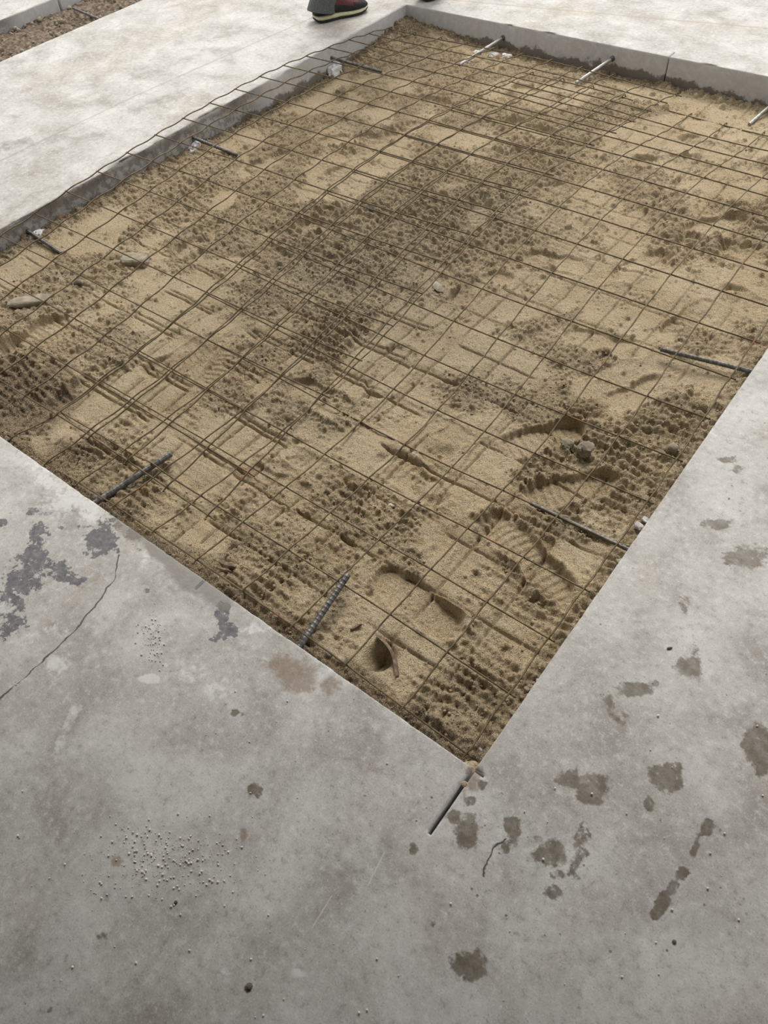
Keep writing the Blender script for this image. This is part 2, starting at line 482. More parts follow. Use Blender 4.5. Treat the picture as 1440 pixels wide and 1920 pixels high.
    nrm = b.bump(b.math('SUBTRACT', 0.0, b.math('ADD', ck, b.math('ADD', b.math('MULTIPLY', pock, 0.5), b.math('MULTIPLY', dark, 0.35)))), 0.6, 0.003, nrm)
    b.link(nrm, bs.inputs['Normal'])
    return m


def mat_cut():
    m, nt, bs = new_mat('sawn_concrete_edge')
    b = NT(nt)
    P = b.coord()
    sx = b.n('ShaderNodeSeparateXYZ')
    b.link(P, sx.inputs[0])
    z = sx.outputs['Z']
    big = b.noise(P, 3.2, 4, 0.6)
    mid = b.noise(P, 40, 6, 0.72)
    fine = b.noise(P, 120, 3, 0.6)
    c = b.mix(b.ramp(mid, 0.35, 0.7), (0.50, 0.50, 0.505), (0.60, 0.60, 0.605))
    # pitted, dirty stretch of the edge beside the arched mesh
    side = b.ramp(sx.outputs['X'], -2.30, -2.37)
    stretch = b.math('MULTIPLY', b.ramp(sx.outputs['Y'], 2.0, 1.75), side)
    pit = b.math('MULTIPLY', b.ramp(b.math('ADD', mid, b.math('MULTIPLY', big, 0.35)), 0.60, 0.74), stretch)
    c = b.mix(b.math('MULTIPLY', stretch, 0.3), c, (0.30, 0.295, 0.29))
    c = b.mix(b.math('MULTIPLY', pit, 0.65), c, (0.13, 0.115, 0.10))
    grime = b.math('MULTIPLY', b.ramp(b.math('ADD', z, b.math('MULTIPLY', b.math('SUBTRACT', b.noise(P, 12, 5, 0.7), 0.5), 0.09)), -0.040, -0.022), stretch)
    c = b.mix(b.math('MULTIPLY', grime, 0.75), c, (0.19, 0.175, 0.155))
    # dirt band where the sand stood against the concrete
    zz = b.math('ADD', z, b.math('MULTIPLY', b.math('SUBTRACT', b.noise(P, 7, 6, 0.75), 0.5), 0.15))
    dirt = b.ramp(zz, -0.074, -0.088)
    c = b.mix(b.math('MULTIPLY', dirt, 0.85), c, (0.15, 0.125, 0.095))
    c = b.mix(b.ramp(fine, 0.66, 0.75, 0, 0.6), c, (0.16, 0.14, 0.12))
    b.link(c, bs.inputs['Base Color'])
    bs.inputs['Roughness'].default_value = 0.85
    h = b.math('SUBTRACT', b.math('MULTIPLY', mid, 0.5), b.math('MULTIPLY', pit, 1.2))
    b.link(b.bump(h, 0.5, 0.006), bs.inputs['Normal'])
    return m


def mat_sand():
    m, nt, bs = new_mat('yellow_sand')
    b = NT(nt)
    P = b.coord()
    big = b.noise(P, 3.0, 4, 0.6)
    mid = b.noise(P, 14, 5, 0.65)
    fine = b.noise(P, 130, 4, 0.7)
    grain = b.noise(P, 520, 2, 0.6)
    c = b.mix(b.ramp(big, 0.36, 0.64), (0.60, 0.455, 0.275), (0.72, 0.57, 0.37))
    c = b.mix(b.ramp(mid, 0.4, 0.7, 0, 0.5), c, (0.80, 0.66, 0.44))
    moist_shade = b.ramp(b.math('ADD', b.attr('crumb'), b.math('MULTIPLY', b.math('SUBTRACT', mid, 0.5), 0.9)), 0.25, 0.8)  # crumbly zones darker: moist tone plus painted-in shade of the crumbs
    c = b.mix(b.math('MULTIPLY', moist_shade, 0.42), c, (0.30, 0.225, 0.14))
    grey = b.attr('grey')
    c = b.mix(b.math('MULTIPLY', grey, 0.5), c, (0.33, 0.285, 0.215))
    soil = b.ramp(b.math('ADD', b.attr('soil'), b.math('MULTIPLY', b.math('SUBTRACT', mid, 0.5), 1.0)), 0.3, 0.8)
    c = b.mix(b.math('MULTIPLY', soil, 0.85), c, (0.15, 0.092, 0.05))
    c = b.mix(b.ramp(fine, 0.52, 0.70, 0, 0.5), c, (0.82, 0.70, 0.48))
    c = b.mix(b.ramp(fine, 0.48, 0.28, 0, 0.6), c, (0.20, 0.15, 0.095))
    c = b.mix(b.ramp(grain, 0.51, 0.64, 0, 0.62), c, (0.94, 0.82, 0.60))
    c = b.mix(b.ramp(grain, 0.48, 0.33, 0, 0.72), c, (0.14, 0.105, 0.07))
    vor = b.n('ShaderNodeTexVoronoi')
    vor.inputs['Scale'].default_value = 75
    b.link(P, vor.inputs['Vector'])
    fl = b.math('MULTIPLY', b.ramp(vor.outputs['Distance'], 0.16, 0.10), b.ramp(b.noise(P, 6, 3), 0.5, 0.66))
    c = b.mix(b.math('MULTIPLY', fl, 0.6), c, (0.78, 0.73, 0.64))
    b.link(c, bs.inputs['Base Color'])
    bs.inputs['Roughness'].default_value = 0.95
    bs.inputs['Specular IOR Level'].default_value = 0.15
    h = b.math('ADD', b.math('MULTIPLY', fine, 0.75), b.math('MULTIPLY', grain, 0.35))
    b.link(b.bump(h, 1.0, 0.013), bs.inputs['Normal'])
    return m


def mat_simple(name, c1, c2, scale=30, rough=0.8, metal=0.0, bump=0.3, bdist=0.002, lo=0.4, hi=0.65, c3=None):
    m, nt, bs = new_mat(name)
    b = NT(nt)
    P = b.coord()
    n = b.noise(P, scale, 5, 0.65)
    c = b.mix(b.ramp(n, lo, hi), c1, c2)
    if c3 is not None:
        c = b.mix(b.ramp(b.noise(P, scale * 0.3, 3, 0.6), 0.63, 0.70), c, c3)
    b.link(c, bs.inputs['Base Color'])
    bs.inputs['Roughness'].default_value = rough
    bs.inputs['Metallic'].default_value = metal
    b.link(b.bump(n, bump, bdist), bs.inputs['Normal'])
    return m


M_FLOOR, M_CUT, M_SAND = mat_floor(), mat_cut(), mat_sand()
M_SOIL = mat_simple('dark_gravelly_soil', (0.085, 0.058, 0.038), (0.26, 0.20, 0.145), 45, 0.95, 0, 0.9, 0.012, 0.38, 0.66)
M_GROUND = mat_simple('dark_subsoil', (0.07, 0.05, 0.035), (0.11, 0.08, 0.055), 20, 0.95)
M_WIRE = mat_simple('rusty_steel_wire', (0.078, 0.055, 0.025), (0.165, 0.118, 0.056), 38, 0.62, 0.25, 0.3, 0.001, c3=(0.20, 0.085, 0.035))
M_REBAR = mat_simple('dark_grey_rebar_steel', (0.10, 0.098, 0.095), (0.20, 0.195, 0.185), 60, 0.55, 0.6, 0.3, 0.001, c3=(0.16, 0.12, 0.085))
M_DOWEL = mat_simple('bare_grey_steel', (0.30, 0.29, 0.28), (0.46, 0.45, 0.43), 50, 0.42, 0.7, 0.2, 0.001)
M_EPOXY = mat_simple('dark_grey_epoxy', (0.07, 0.07, 0.07), (0.13, 0.13, 0.125), 60, 0.7)
M_PLASTER = mat_simple('white_plaster', (0.68, 0.68, 0.70), (0.86, 0.86, 0.88), 35, 0.85, 0, 0.5, 0.004)
M_RUBBLE = mat_simple('pale_rubble', (0.42, 0.40, 0.37), (0.70, 0.69, 0.67), 60, 0.9, 0, 0.6, 0.004)
M_CRUMB = mat_simple('pale_concrete_crumb', (0.62, 0.58, 0.48), (0.80, 0.76, 0.66), 90, 0.9)
M_WOOD = mat_simple('weathered_wood', (0.12, 0.08, 0.055), (0.30, 0.215, 0.14), 70, 0.85, 0, 0.5, 0.002)
M_STONE = mat_simple('grey_brown_stone', (0.20, 0.165, 0.12), (0.34, 0.29, 0.215), 50, 0.9, 0, 0.5, 0.003)
M_MORTAR = mat_simple('grey_mortar', (0.24, 0.205, 0.15), (0.36, 0.31, 0.235), 40, 0.92, 0, 0.6, 0.004)
M_DARKSTONE = mat_simple('dark_stone', (0.07, 0.06, 0.05), (0.14, 0.12, 0.10), 60, 0.85)
M_BLOCKER = mat_simple('dark_light_blocker', (0.12, 0.115, 0.11), (0.17, 0.165, 0.16), 3, 0.9)  # dark finish of the added roof and wall, limits bounce light

# ------------------------------------------------------------------ floor slab with the sawn pit, overcuts and trench
def grid_axis(parts, breaks):
    v = np.concatenate([np.arange(a, b, s) for a, b, s in parts] + [[parts[-1][1]]])
    keep = np.ones(len(v), bool)
    for q in breaks:
        keep &= np.abs(v - q) > 0.0035
    return np.unique(np.round(np.concatenate([v[keep], breaks]), 5))


s_end = onz(804, 1563)
s2_end = onz(908, 1455)
s3 = onz(366, 1106)
fj = onz(1257, 105)
fj2 = onz(1386, 133)
tj = onx(117, 24, TX0)
SLOTS = [(-0.0050, 0.0020, s_end[1], 0.0), (0.0, s2_end[0], -0.0032, 0.0022), (s3[0] - 0.0025, s3[0] + 0.0025, s3[1], 0.0),
         (fj[0] - 0.0025, fj[0] + 0.0025, L, L + 0.055), (TX0 - 0.06, TX0, tj[1] - 0.006, tj[1] + 0.006)]
bx = [-W, 0.0, TX0, TX1] + [v for s in SLOTS for v in s[:2]]
by = [0.0, L] + [v for s in SLOTS for v in s[2:]]
bx = sorted(set(round(v, 5) for v in bx))
by = sorted(set(round(v, 5) for v in by))
xs = grid_axis([(-9, -5, 0.5), (-5, -1.5, 0.014), (-1.5, 0.8, 0.006), (0.8, 1.2, 0.05), (1.2, 8, 0.5)], bx)
ys = grid_axis([(-8, -1.0, 0.5), (-1.0, -0.85, 0.05), (-0.85, 1.1, 0.006), (1.1, 4.0, 0.014), (4.0, 10, 0.5)], by)
nx, ny = len(xs), len(ys)
cxm, cym = (xs[:-1] + xs[1:]) / 2, (ys[:-1] + ys[1:]) / 2
CX, CY = np.meshgrid(cxm, cym, indexing='ij')
solid = ~((CX > -W) & (CX < 0) & (CY > 0) & (CY < L))
solid &= ~((CX > TX0) & (CX < TX1) & (CY > -3) & (CY < 9))
for x0, x1, y0, y1 in SLOTS:
    solid &= ~((CX > x0) & (CX < x1) & (CY > y0) & (CY < y1))
GX, GY = np.meshgrid(xs, ys, indexing='ij')
vid = np.arange(nx * ny).reshape(nx, ny)
ii, jj = np.nonzero(solid)
top_faces = np.stack([vid[ii, jj], vid[ii + 1, jj], vid[ii + 1, jj + 1], vid[ii, jj + 1]], 1)
# outward edges of the slab (solid cell next to an open one)
edges = []   # (va, vb, nx, ny) with the normal pointing into the opening
pad = np.pad(solid, 1, constant_values=True)
for dx, dy in ((1, 0), (-1, 0), (0, 1), (0, -1)):
    nb_ = pad[1 + dx:1 + dx + nx - 1, 1 + dy:1 + dy + ny - 1]
    a, c_ = np.nonzero(solid & ~nb_)
    if dx == 1: e = (vid[a + 1, c_], vid[a + 1, c_ + 1])
    elif dx == -1: e = (vid[a, c_ + 1], vid[a, c_])
    elif dy == 1: e = (vid[a + 1, c_ + 1], vid[a, c_ + 1])
    else: e = (vid[a, c_], vid[a + 1, c_])
    edges += [(p, q, dx, dy) for p, q in zip(*e)]
FX, FY = GX.ravel().copy(), GY.ravel().copy()
FZ = 0.0012 * fbm(FX, FY, 0.35, 3, 5)
# inward normal per edge vertex
nrm_v = {}
for p, q, dx, dy in edges:
    for v in (p, q):
        o = nrm_v.setdefault(v, np.zeros(2))
        o += (dx, dy)
ev = np.array(list(nrm_v))
en = np.array([nrm_v[v] / max(np.linalg.norm(nrm_v[v]), 1e-6) for v in ev])
ex, ey = FX[ev], FY[ev]
DEPTHS = [0.0, 0.006, 0.016, 0.034, 0.06, 0.09, 0.13, SLAB]
is_left = (np.abs(ex + W) < 1e-3) & (ey > 0.0) & (ey < L + 1e-3)
is_far = (np.abs(ey - L) < 1e-3) & (ex > -W) & (ex < 0)
in_slot = np.zeros(len(ev), bool)
for x0, x1, y0, y1 in SLOTS:
    in_slot |= (ex >= x0 - 1e-4) & (ex <= x1 + 1e-4) & (ey >= y0 - 1e-4) & (ey <= y1 + 1e-4)
amp = np.where(is_left, 0.0045, np.where(is_far, 0.0012, 0.0022))
amp = np.where(in_slot, 0.0004, amp)
chip = amp * (0.6 * np.abs(fbm(ex, ey, 0.05, 4, 21)) + 0.5 * sstep(0.15, 0.6, fbm(ex, ey, 0.03, 3, 31)))
# larger spalls on the worn edge beside the arched mesh
for yc, wd, dp in ((1.17, 0.09, 0.030), (0.95, 0.10, 0.018), (0.66, 0.12, 0.012), (1.62, 0.16, 0.020), (1.38, 0.10, 0.016), (2.05, 0.06, 0.016), (0.42, 0.1, 0.012)):
    t = np.clip(1 - ((ey - yc) / wd) ** 2, 0, 1)
    chip += np.where(is_left, dp * t * (0.7 + 0.5 * fbm(ex, ey, 0.04, 3, 41)), 0)
for xc, wd, dp in ((onz(955, 47)[0], 0.02, 0.012), (onz(1030, 62)[0], 0.04, 0.010), (onz(1330, 122)[0], 0.05, 0.006)):
    t = np.clip(1 - ((ex - xc) / wd) ** 2, 0, 1)
    chip += np.where(is_far, dp * t, 0)
FX[ev] = ex - en[:, 0] * chip
FY[ev] = ey - en[:, 1] * chip
FZ[ev] -= 0.35 * np.minimum(chip, 0.012)
nV0 = len(FX)
ring = {v: k for k, v in enumerate(ev)}
allx, ally, allz = [FX], [FY], [FZ]
for k, d in enumerate(DEPTHS[1:]):
    fall = math.exp(-d / 0.014)
    w = 0.0025 * fbm(ex * 1.0 + ey * 0.3, ey + d * 5, 0.04, 3, 50 + k) * np.where(is_left, 1.0, 0.25) * (~in_slot)
    off = chip * fall + w
    allx.append(ex - en[:, 0] * off)
    ally.append(ey - en[:, 1] * off)
    allz.append(np.full(len(ev), -d))
side = []
nE = len(ev)
for p, q, dx, dy in edges:
    a, c_ = ring[p], ring[q]
    prev = (p, q)
    for k in range(len(DEPTHS) - 1):
        nxt = (nV0 + k * nE + a, nV0 + k * nE + c_)
        side.append((prev[0], nxt[0], nxt[1], prev[1]))
        prev = nxt
FVx, FVy, FVz = map(np.concatenate, (allx, ally, allz))
faces = np.vstack([top_faces, np.array(side)])
midx = np.r_[np.zeros(len(top_faces), int), np.ones(len(side), int)]
floor = mesh_obj('floor', np.stack([FVx, FVy, FVz], 1), faces, [M_FLOOR, M_CUT], mat_idx=midx)
tag(floor, kind='structure')


def px_blobs(lst, X, Y):
    """soft spots given as (px, py, rx, ry, strength[, tilt]) on the slab top"""
    out = np.zeros_like(X)
    for bl in lst:
        px, py, rx, ry, s = bl[:5]
        t = math.radians(bl[5]) if len(bl) > 5 else 0
        o = onz(px, py)
        a = onz(px + rx * math.cos(t), py + rx * math.sin(t)) - o
        c = onz(px - ry * math.sin(t), py + ry * math.cos(t)) - o
        det = a[0] * c[1] - a[1] * c[0]
        u = ((X - o[0]) * c[1] - (Y - o[1]) * c[0]) / det
        v = (a[0] * (Y - o[1]) - a[1] * (X - o[0])) / det
        r = np.sqrt(u * u + v * v)
        out = np.maximum(out, s * np.clip(1.55 - 0.75 * r, 0, 1) * (r < 2.1))
    return out


STAIN = [(1400, 1045, 34, 17, .95), (1345, 983, 26, 9, .9), (1290, 1250, 24, 17, .95), (1302, 1225, 8, 22, .6), (1190, 1293, 30, 11, .95), (1227, 1280, 8, 8, .9),
         (1140, 1325, 12, 26, .7), (1165, 1345, 16, 12, .6), (1215, 1320, 14, 10, .5), (1420, 1395, 24, 30, 1), (1430, 1425, 14, 24, .9), (1385, 1440, 9, 9, .8),
         (1085, 1462, 42, 16, .9), (1108, 1485, 22, 24, 1), (1250, 1457, 27, 25, .95), (1217, 1507, 11, 11, .85), (865, 1533, 34, 11, .85), (876, 1560, 18, 28, .95),
         (904, 1471, 7, 9, .8), (882, 1502, 11, 9, .85), (775, 1591, 8, 11, .9), (801, 1514, 5, 5, .7), (958, 1545, 13, 15, .95), (966, 1565, 9, 18, .9), (948, 1588, 8, 12, .7),
         (1036, 1600, 29, 21, .95), (1085, 1590, 15, 42, .75, 10), (1048, 1640, 18, 9, .65), (1040, 1672, 15, 12, .8), (1010, 1573, 11, 9, .8),
         (885, 1815, 29, 25, .95), (1327, 1550, 9, 14, .95), (1303, 1590, 6, 20, .9, 15), (1350, 1552, 5, 8, .7), (1278, 1638, 8, 12, .9, 30), (1262, 1664, 8, 15, .95, 30), (1241, 1695, 11, 22, 1, 25),
         (1231, 1714, 9, 10, .95), (480, 1481, 13, 14, .75), (197, 1755, 14, 10, .7), (776, 1729, 12, 10, .6), (812, 1733, 6, 14, .6), (750, 1742, 5, 10, .5),
         (1370, 826, 12, 7, .7), (1366, 862, 22, 6, .75), (1382, 880, 11, 7, .8), (440, 1337, 6, 6, 1), (420, 1320, 4, 4, .9), (365, 1345, 5, 6, .9), (455, 1340, 4, 4, .8),
         (465, 1851, 8, 9, 1), (95, 1893, 6, 6, 1), (1100, 1400, 6, 5, .5), (1258, 1183, 8, 6, .5), (1285, 1135, 10, 14, .6), (275, 1107, 6, 5, .9), (1000, 1490, 14, 7, .6), (1140, 1770, 12, 8, .4),
         (1390, 1690, 14, 18, .45), (1410, 1720, 20, 14, .45), (1240, 1540, 10, 8, .4), (640, 1490, 10, 10, .4)]
WORN = [(75, 1000, 14, 20, .8), (62, 1045, 22, 24, .9), (40, 1090, 26, 22, .9), (18, 1130, 24, 18, .85), (28, 1160, 16, 20, .8), (8, 1185, 12, 14, .8), (95, 1065, 34, 16, .8), (120, 1080, 18, 10, .8),
        (188, 1012, 26, 22, .9), (205, 980, 18, 16, .8), (175, 1035, 16, 12, .8), (90, 960, 60, 6, .55), (150, 990, 40, 6, .5), (418, 1150, 12, 22, .9), (432, 1185, 14, 12, .85), (412, 1196, 14, 8, .8), (255, 1000, 16, 12, .8), (6, 980, 8, 6, .9),
        (145, 1090, 14, 8, .7), (260, 1020, 12, 10, .6)]
DAMP = [(100, 262, 34, 8, .55, -15), (28, 270, 34, 9, .6, -15), (320, 182, 46, 9, .55, -20), (420, 68, 36, 6, .5, -18), (375, 92, 26, 4, .5), (40, 345, 24, 8, .45), (190, 300, 60, 6, .4, -28), (250, 985, 40, 22, .9, 35), (310, 1035, 50, 18, .95, 36), (360, 1080, 44, 22, .95, 36), (400, 1112, 36, 16, .9, 36), (600, 1190, 20, 8, .4), (300, 1075, 20, 12, .5), (1330, 850, 60, 24, .25), (460, 100, 60, 22, .35, -20), (330, 185, 60, 22, .35, -25), (1020, 1480, 60, 22, .35)]
PALE = [(130, 930, 36, 14, 1, 38), (165, 955, 24, 16, 1, 38), (80, 890, 34, 14, .8, 38), (110, 945, 30, 20, .8), (279, 1272, 15, 7, 1.3), (412, 1293, 24, 22, .75, -35), (108, 1243, 26, 18, .7), (120, 1375, 9, 36, .7, 25),
        (135, 1345, 8, 24, .6, 25), (495, 1175, 46, 8, .75, -12), (350, 1235, 34, 5, .7, -15), (345, 1255, 6, 22, .6), (362, 1258, 6, 24, .6), (380, 1240, 6, 24, .55), (110, 1185, 24, 14, .55), (60, 1190, 40, 4, .5, -20), (55, 1205, 40, 4, .5, -20), (10, 1140, 14, 8, 1), (610, 1265, 18, 14, .8), (600, 1530, 60, 14, .35, -20), (500, 1600, 60, 30, .3),
        (430, 1820, 14, 8, .8), (560, 1825, 12, 9, .8), (850, 1700, 50, 40, .3), (1180, 760, 40, 60, .4), (1300, 780, 60, 60, .35), (270, 1040, 8, 14, .7), (540, 1190, 30, 9, .6, 36), (660, 1285, 36, 8, .5, 36)]
RUST = [(545, 1255, 44, 22, .8, 10), (560, 1285, 26, 16, .75), (617, 1285, 13, 18, .85, 20), (640, 1285, 14, 10, .5), (457, 1565, 7, 12, .9), (220, 1616, 11, 10, .8), (690, 1445, 30, 14, .5), (885, 1470, 12, 16, .7), (870, 1490, 10, 10, .5), (1415, 980, 18, 12, .45), (700, 1750, 60, 60, .3), (305, 1190, 10, 12, .5), (890, 1445, 14, 9, 1)]
topn = slice(0, len(FVx))
for nm, lst in (('stain', STAIN), ('worn', WORN), ('damp', DAMP), ('pale', PALE), ('rust', RUST)):
    float_attr(floor, nm, px_blobs(lst, FVx, FVy))

ground = mesh_obj('floor_subsoil', [(-9, -8, -SLAB), (8, -8, -SLAB), (8, 10, -SLAB), (-9, 10, -SLAB)], [(0, 1, 2, 3)], M_GROUND)
tag(ground, kind='structure')

# unseen roof added to shade the near side; daylight enters past its edge
vd = np.array([OPEN_DIR[0], OPEN_DIR[1], 0.0])
vd /= np.linalg.norm(vd)
vr = np.array([vd[1], -vd[0], 0])
c0 = np.array([CAM[0], CAM[1], 0])
rv = []
for zz in (SHADE_ROOF_Z, SHADE_ROOF_Z + 0.25):
    for d_, s_ in ((SHADE_ROOF_EDGE, -9), (SHADE_ROOF_EDGE, 9), (-7.0, 9), (-7.0, -9)):
        rv.append(c0 + vd * d_ + vr * s_ + np.array([0, 0, zz]))
shade_roof = mesh_obj('added_shade_roof', rv, [(0, 1, 2, 3), (7, 6, 5, 4), (0, 4, 5, 1), (1, 5, 6, 2), (2, 6, 7, 3), (3, 7, 4, 0)], M_BLOCKER)
tag(shade_roof, kind='structure')
wv = []  # unseen wall added to block sky light from behind the viewpoint
for d_ in (-7.0, -7.2):
    for s_, zz in ((-9, 0.002), (9, 0.002), (9, SHADE_ROOF_Z), (-9, SHADE_ROOF_Z)):
        wv.append(c0 + vd * d_ + vr * s_ + np.array([0, 0, zz]))
wall = mesh_obj('added_sky_block_wall', wv, [(0, 1, 2, 3), (7, 6, 5, 4), (0, 4, 5, 1), (1, 5, 6, 2), (2, 6, 7, 3), (3, 7, 4, 0)], M_BLOCKER)
tag(wall, kind='structure')
# ------------------------------------------------------------------ sand bed
SX = np.r_[np.arange(-W - 0.004, -1.5, 0.0034), np.arange(-1.5, 0.0045, 0.0026)]
SY = np.r_[np.arange(-0.004, 1.15, 0.0025), np.arange(1.15, L + 0.005, 0.0034)]
X, Y = np.meshgrid(SX, SY, indexing='ij')
left_y = [0, 0.4, 0.56, 0.8, 0.94, 1.18, 1.6, 2.15, 2.6, 2.88, 2.99]
left_z = [-.085, -.08, -.077, -.076, -.083, -.08, -.10, -.125, -.11, -.075, -.06]
far_x = [-2.38, -2.3, -1.94, -1.65, -1.37, -.99, -.64, -.3, 0]
far_z = [-.06, -.072, -.108, -.116, -.126, -.110, -.118, -.115, -.11]
base = -0.102 + 0.010 * fbm(X, Y, 0.55, 3, 60) + 0.008 * fbm(X, Y, 0.17, 3, 64) + 0.004 * fbm(X, Y, 0.06, 3, 66)
dl, df, dn, dr = X + W, L - Y, Y, -X
wl, wf = np.exp(-(dl / 0.16) ** 2), np.exp(-(df / 0.13) ** 2)
base = base * (1 - wl) + np.interp(Y, left_y, left_z) * wl
base = base * (1 - wf) + np.interp(X, far_x, far_z) * wf
wn = np.exp(-(np.minimum(dn, dr) / 0.10) ** 2)
base = base + wn * 0.014

# crumbly (1) and trodden smooth (0) zones
R = sstep(-0.02, 0.38, fbm(X, Y, 0.30, 3, 70) + 0.25 * fbm(X, Y, 0.09, 3, 75) + 0.14 * sstep(1.0, 1.5, Y) + 0.08 * sstep(-1.2, -1.7, X))
def spot(px, py, rx, s=1.0, z=-0.1, asp=1.0):
    o = onz(px, py, z)
    return s * np.exp(-((X - o[0]) ** 2 + ((Y - o[1]) / asp) ** 2) / (rx * rx))
rough_spots = [(870, 400, .35), (660, 470, .28), (1010, 300, .2), (1270, 800, .17), (1200, 930, .12), (1090, 840, .10), (840, 1330, .10), (900, 1290, .1), (470, 1120, .13), (560, 1180, .08), (250, 930, .11), (190, 860, .11),
               (30, 720, .14), (330, 380, .12), (560, 240, .12), (1300, 440, .15), (1200, 330, .12), (980, 1060, .06), (1010, 1130, .06), (640, 1000, .08), (740, 960, .07), (870, 730, .08), (500, 560, .12), (1420, 640, .08), (1300, 640, .06)]
for px, py, r in rough_spots:
    R = np.maximum(R, spot(px, py, r, 1.0))
R = np.maximum(R, 0.95 * np.exp(-(np.minimum(np.minimum(dn, dr), np.minimum(dl, df)) / 0.055) ** 2))
smooth_spots = [(960, 170, .22), (760, 160, .16), (720, 300, .14), (620, 250, .12), (480, 320, .12), (200, 560, .12), (330, 640, .12), (420, 690, .09), (490, 720, .08), (560, 680, .07), (340, 560, .08), (1330, 230, .2), (1180, 250, .12),
                (730, 770, .09), (660, 830, .09), (560, 860, .10), (800, 920, .09), (840, 850, .06), (430, 900, .11), (520, 950, .08), (690, 1060, .08), (600, 990, .06), (890, 960, .08), (750, 1130, .08), (1000, 700, .09), (1080, 620, .10), (1150, 560, .10), (1130, 500, .1), (1300, 560, .1), (1230, 690, .08), (1350, 420, .08),
                (960, 640, .08), (920, 800, .07), (1010, 820, .07), (1100, 900, .08), (130, 690, .1), (100, 620, .1), (870, 260, .08), (840, 350, .06), (1010, 400, .08)]
for px, py, r in smooth_spots:
    R = R * (1 - spot(px, py, r, 0.85))
# boot prints: (heel px, toe px, tread)
prints = [((1068, 1128), (915, 962), 1), ((845, 1178), (722, 1082), 0), ((1098, 795), (940, 842), 1), ((1140, 900), (1010, 930), 1), ((15, 655), (110, 600), 1), ((95, 770), (215, 690), 0), ((390, 720), (470, 610), 1), ((1255, 625), (1335, 575), 1), ((1400, 405), (1290, 430), 0),
          ((1190, 660), (1080, 625), 0), ((700, 745), (760, 650), 0), ((560, 725), (640, 770), 0), ((545, 830), (650, 905), 1), ((860, 560), (940, 520), 0), ((1000, 480), (1090, 500), 0), ((960, 160), (1050, 190), 0), ((720, 260), (800, 225), 0), ((610, 330), (700, 300), 1),
          ((330, 480), (420, 420), 0), ((1290, 260), (1370, 290), 1), ((880, 290), (960, 270), 0), ((450, 880), (560, 930), 0), ((810, 930), (730, 860), 1), ((820, 840), (900, 790), 0), ((1390, 560), (1440, 590), 1), ((1240, 480), (1170, 520), 0), ((1040, 390), (1120, 430), 0), ((470, 320), (540, 290), 0), ((300, 690), (380, 650), 1), ((650, 1030), (760, 1010), 0)]
plist = []
for a, t, tr in prints:
    pa, pt = onz(*a, -0.1)[:2], onz(*t, -0.1)[:2]
    d = pt - pa
    ln = np.linalg.norm(d)
    d = d / ln
    c = (pa + pt) / 2
    plist.append((c, d, min(max(ln, 0.24), 0.29) / 2, 0.048, tr + (2 if len(plist) < 5 else 0)))
for k in range(14):
    c = np.array([rng.uniform(-W + 0.15, -0.1), rng.uniform(0.35, L - 0.15)])
    if any(np.linalg.norm(c - q[0]) < 0.17 for q in plist): continue
    t = rng.uniform(0, 2 * math.pi)
    plist.append((c, np.array([math.cos(t), math.sin(t)]), 0.135, 0.046, int(rng.integers(0, 2))))
pr_h = np.zeros_like(X)
pr_s = np.zeros_like(X)
pr_t = np.zeros_like(X)
pmask = fbm(X, Y, 0.09, 3, 91)
rmask = sstep(-0.2, 0.5, fbm(X, Y, 0.05, 2, 92))
wob = 0.16 * fbm(X, Y, 0.04, 3, 90)
for c, d, hl, hw, tr in plist:
    m = (np.abs(X - c[0]) < 0.24) & (np.abs(Y - c[1]) < 0.24)
    u = ((X[m] - c[0]) * d[0] + (Y[m] - c[1]) * d[1]) / hl
    v = (-(X[m] - c[0]) * d[1] + (Y[m] - c[1]) * d[0]) / hw
    v = v / (1.0 - 0.22 * np.exp(-((u + 0.15) / 0.25) ** 2))
    r = (np.abs(u) ** 3 + np.abs(v) ** 2.6) ** (1 / 2.8) + wob[m]
    inside = sstep(1.06, 0.90, r)
    rim = np.exp(-((r - 1.14) / 0.12) ** 2)
    strong = tr >= 2
    tr = tr % 2
    pm = 1.0 if strong else sstep(-0.45, 0.15, pmask[m])
    inside = inside * pm
    rim = rim * (0.3 + 0.7 * rmask[m])
    dep = 0.007 + 0.006 * sstep(0.2, -0.8, u) + 0.003 * np.abs(u)
    if strong: dep = dep * 1.7; rim = rim * 1.6
    pr_h[m] = pr_h[m] * (1 - inside) - dep * inside + 0.006 * rim
    pr_s[m] = np.maximum(pr_s[m], inside)
    if tr:
        pr_t[m] += inside * 0.0016 * np.sign(np.sin(u * hl * 2 * math.pi / 0.021 + np.abs(v) * 1.6)) * (np.abs(v) < 0.85)
R = R * (1 - 0.85 * pr_s)
R = np.clip(R + 0.35 * sstep(0.12, 0.5, fbm(X, Y, 0.07, 3, 93)), 0.06, 1)

# rows of tread ridges left by the machine (run along x, repeat along y)
T = sstep(-0.05, 0.30, fbm(X, Y, 0.34, 2, 95))
for px, py, r in [(870, 400, .4), (660, 470, .25), (830, 1330, .12), (480, 1120, .12), (250, 930, .12), (1270, 800, .15), (940, 1250, .1), (1010, 290, .2)]:
    T = np.maximum(T, spot(px, py, r))
ph = 2 * math.pi * (Y + 0.05 * X + 0.016 * fbm(X, Y, 0.10, 3, 97)) / 0.026
seg = sstep(-0.35, 0.25, vnoise(X, Y * 2.2, 0.045, 99))
ridge = (0.5 + 0.5 * np.sin(ph)) * (0.6 + 0.4 * seg)

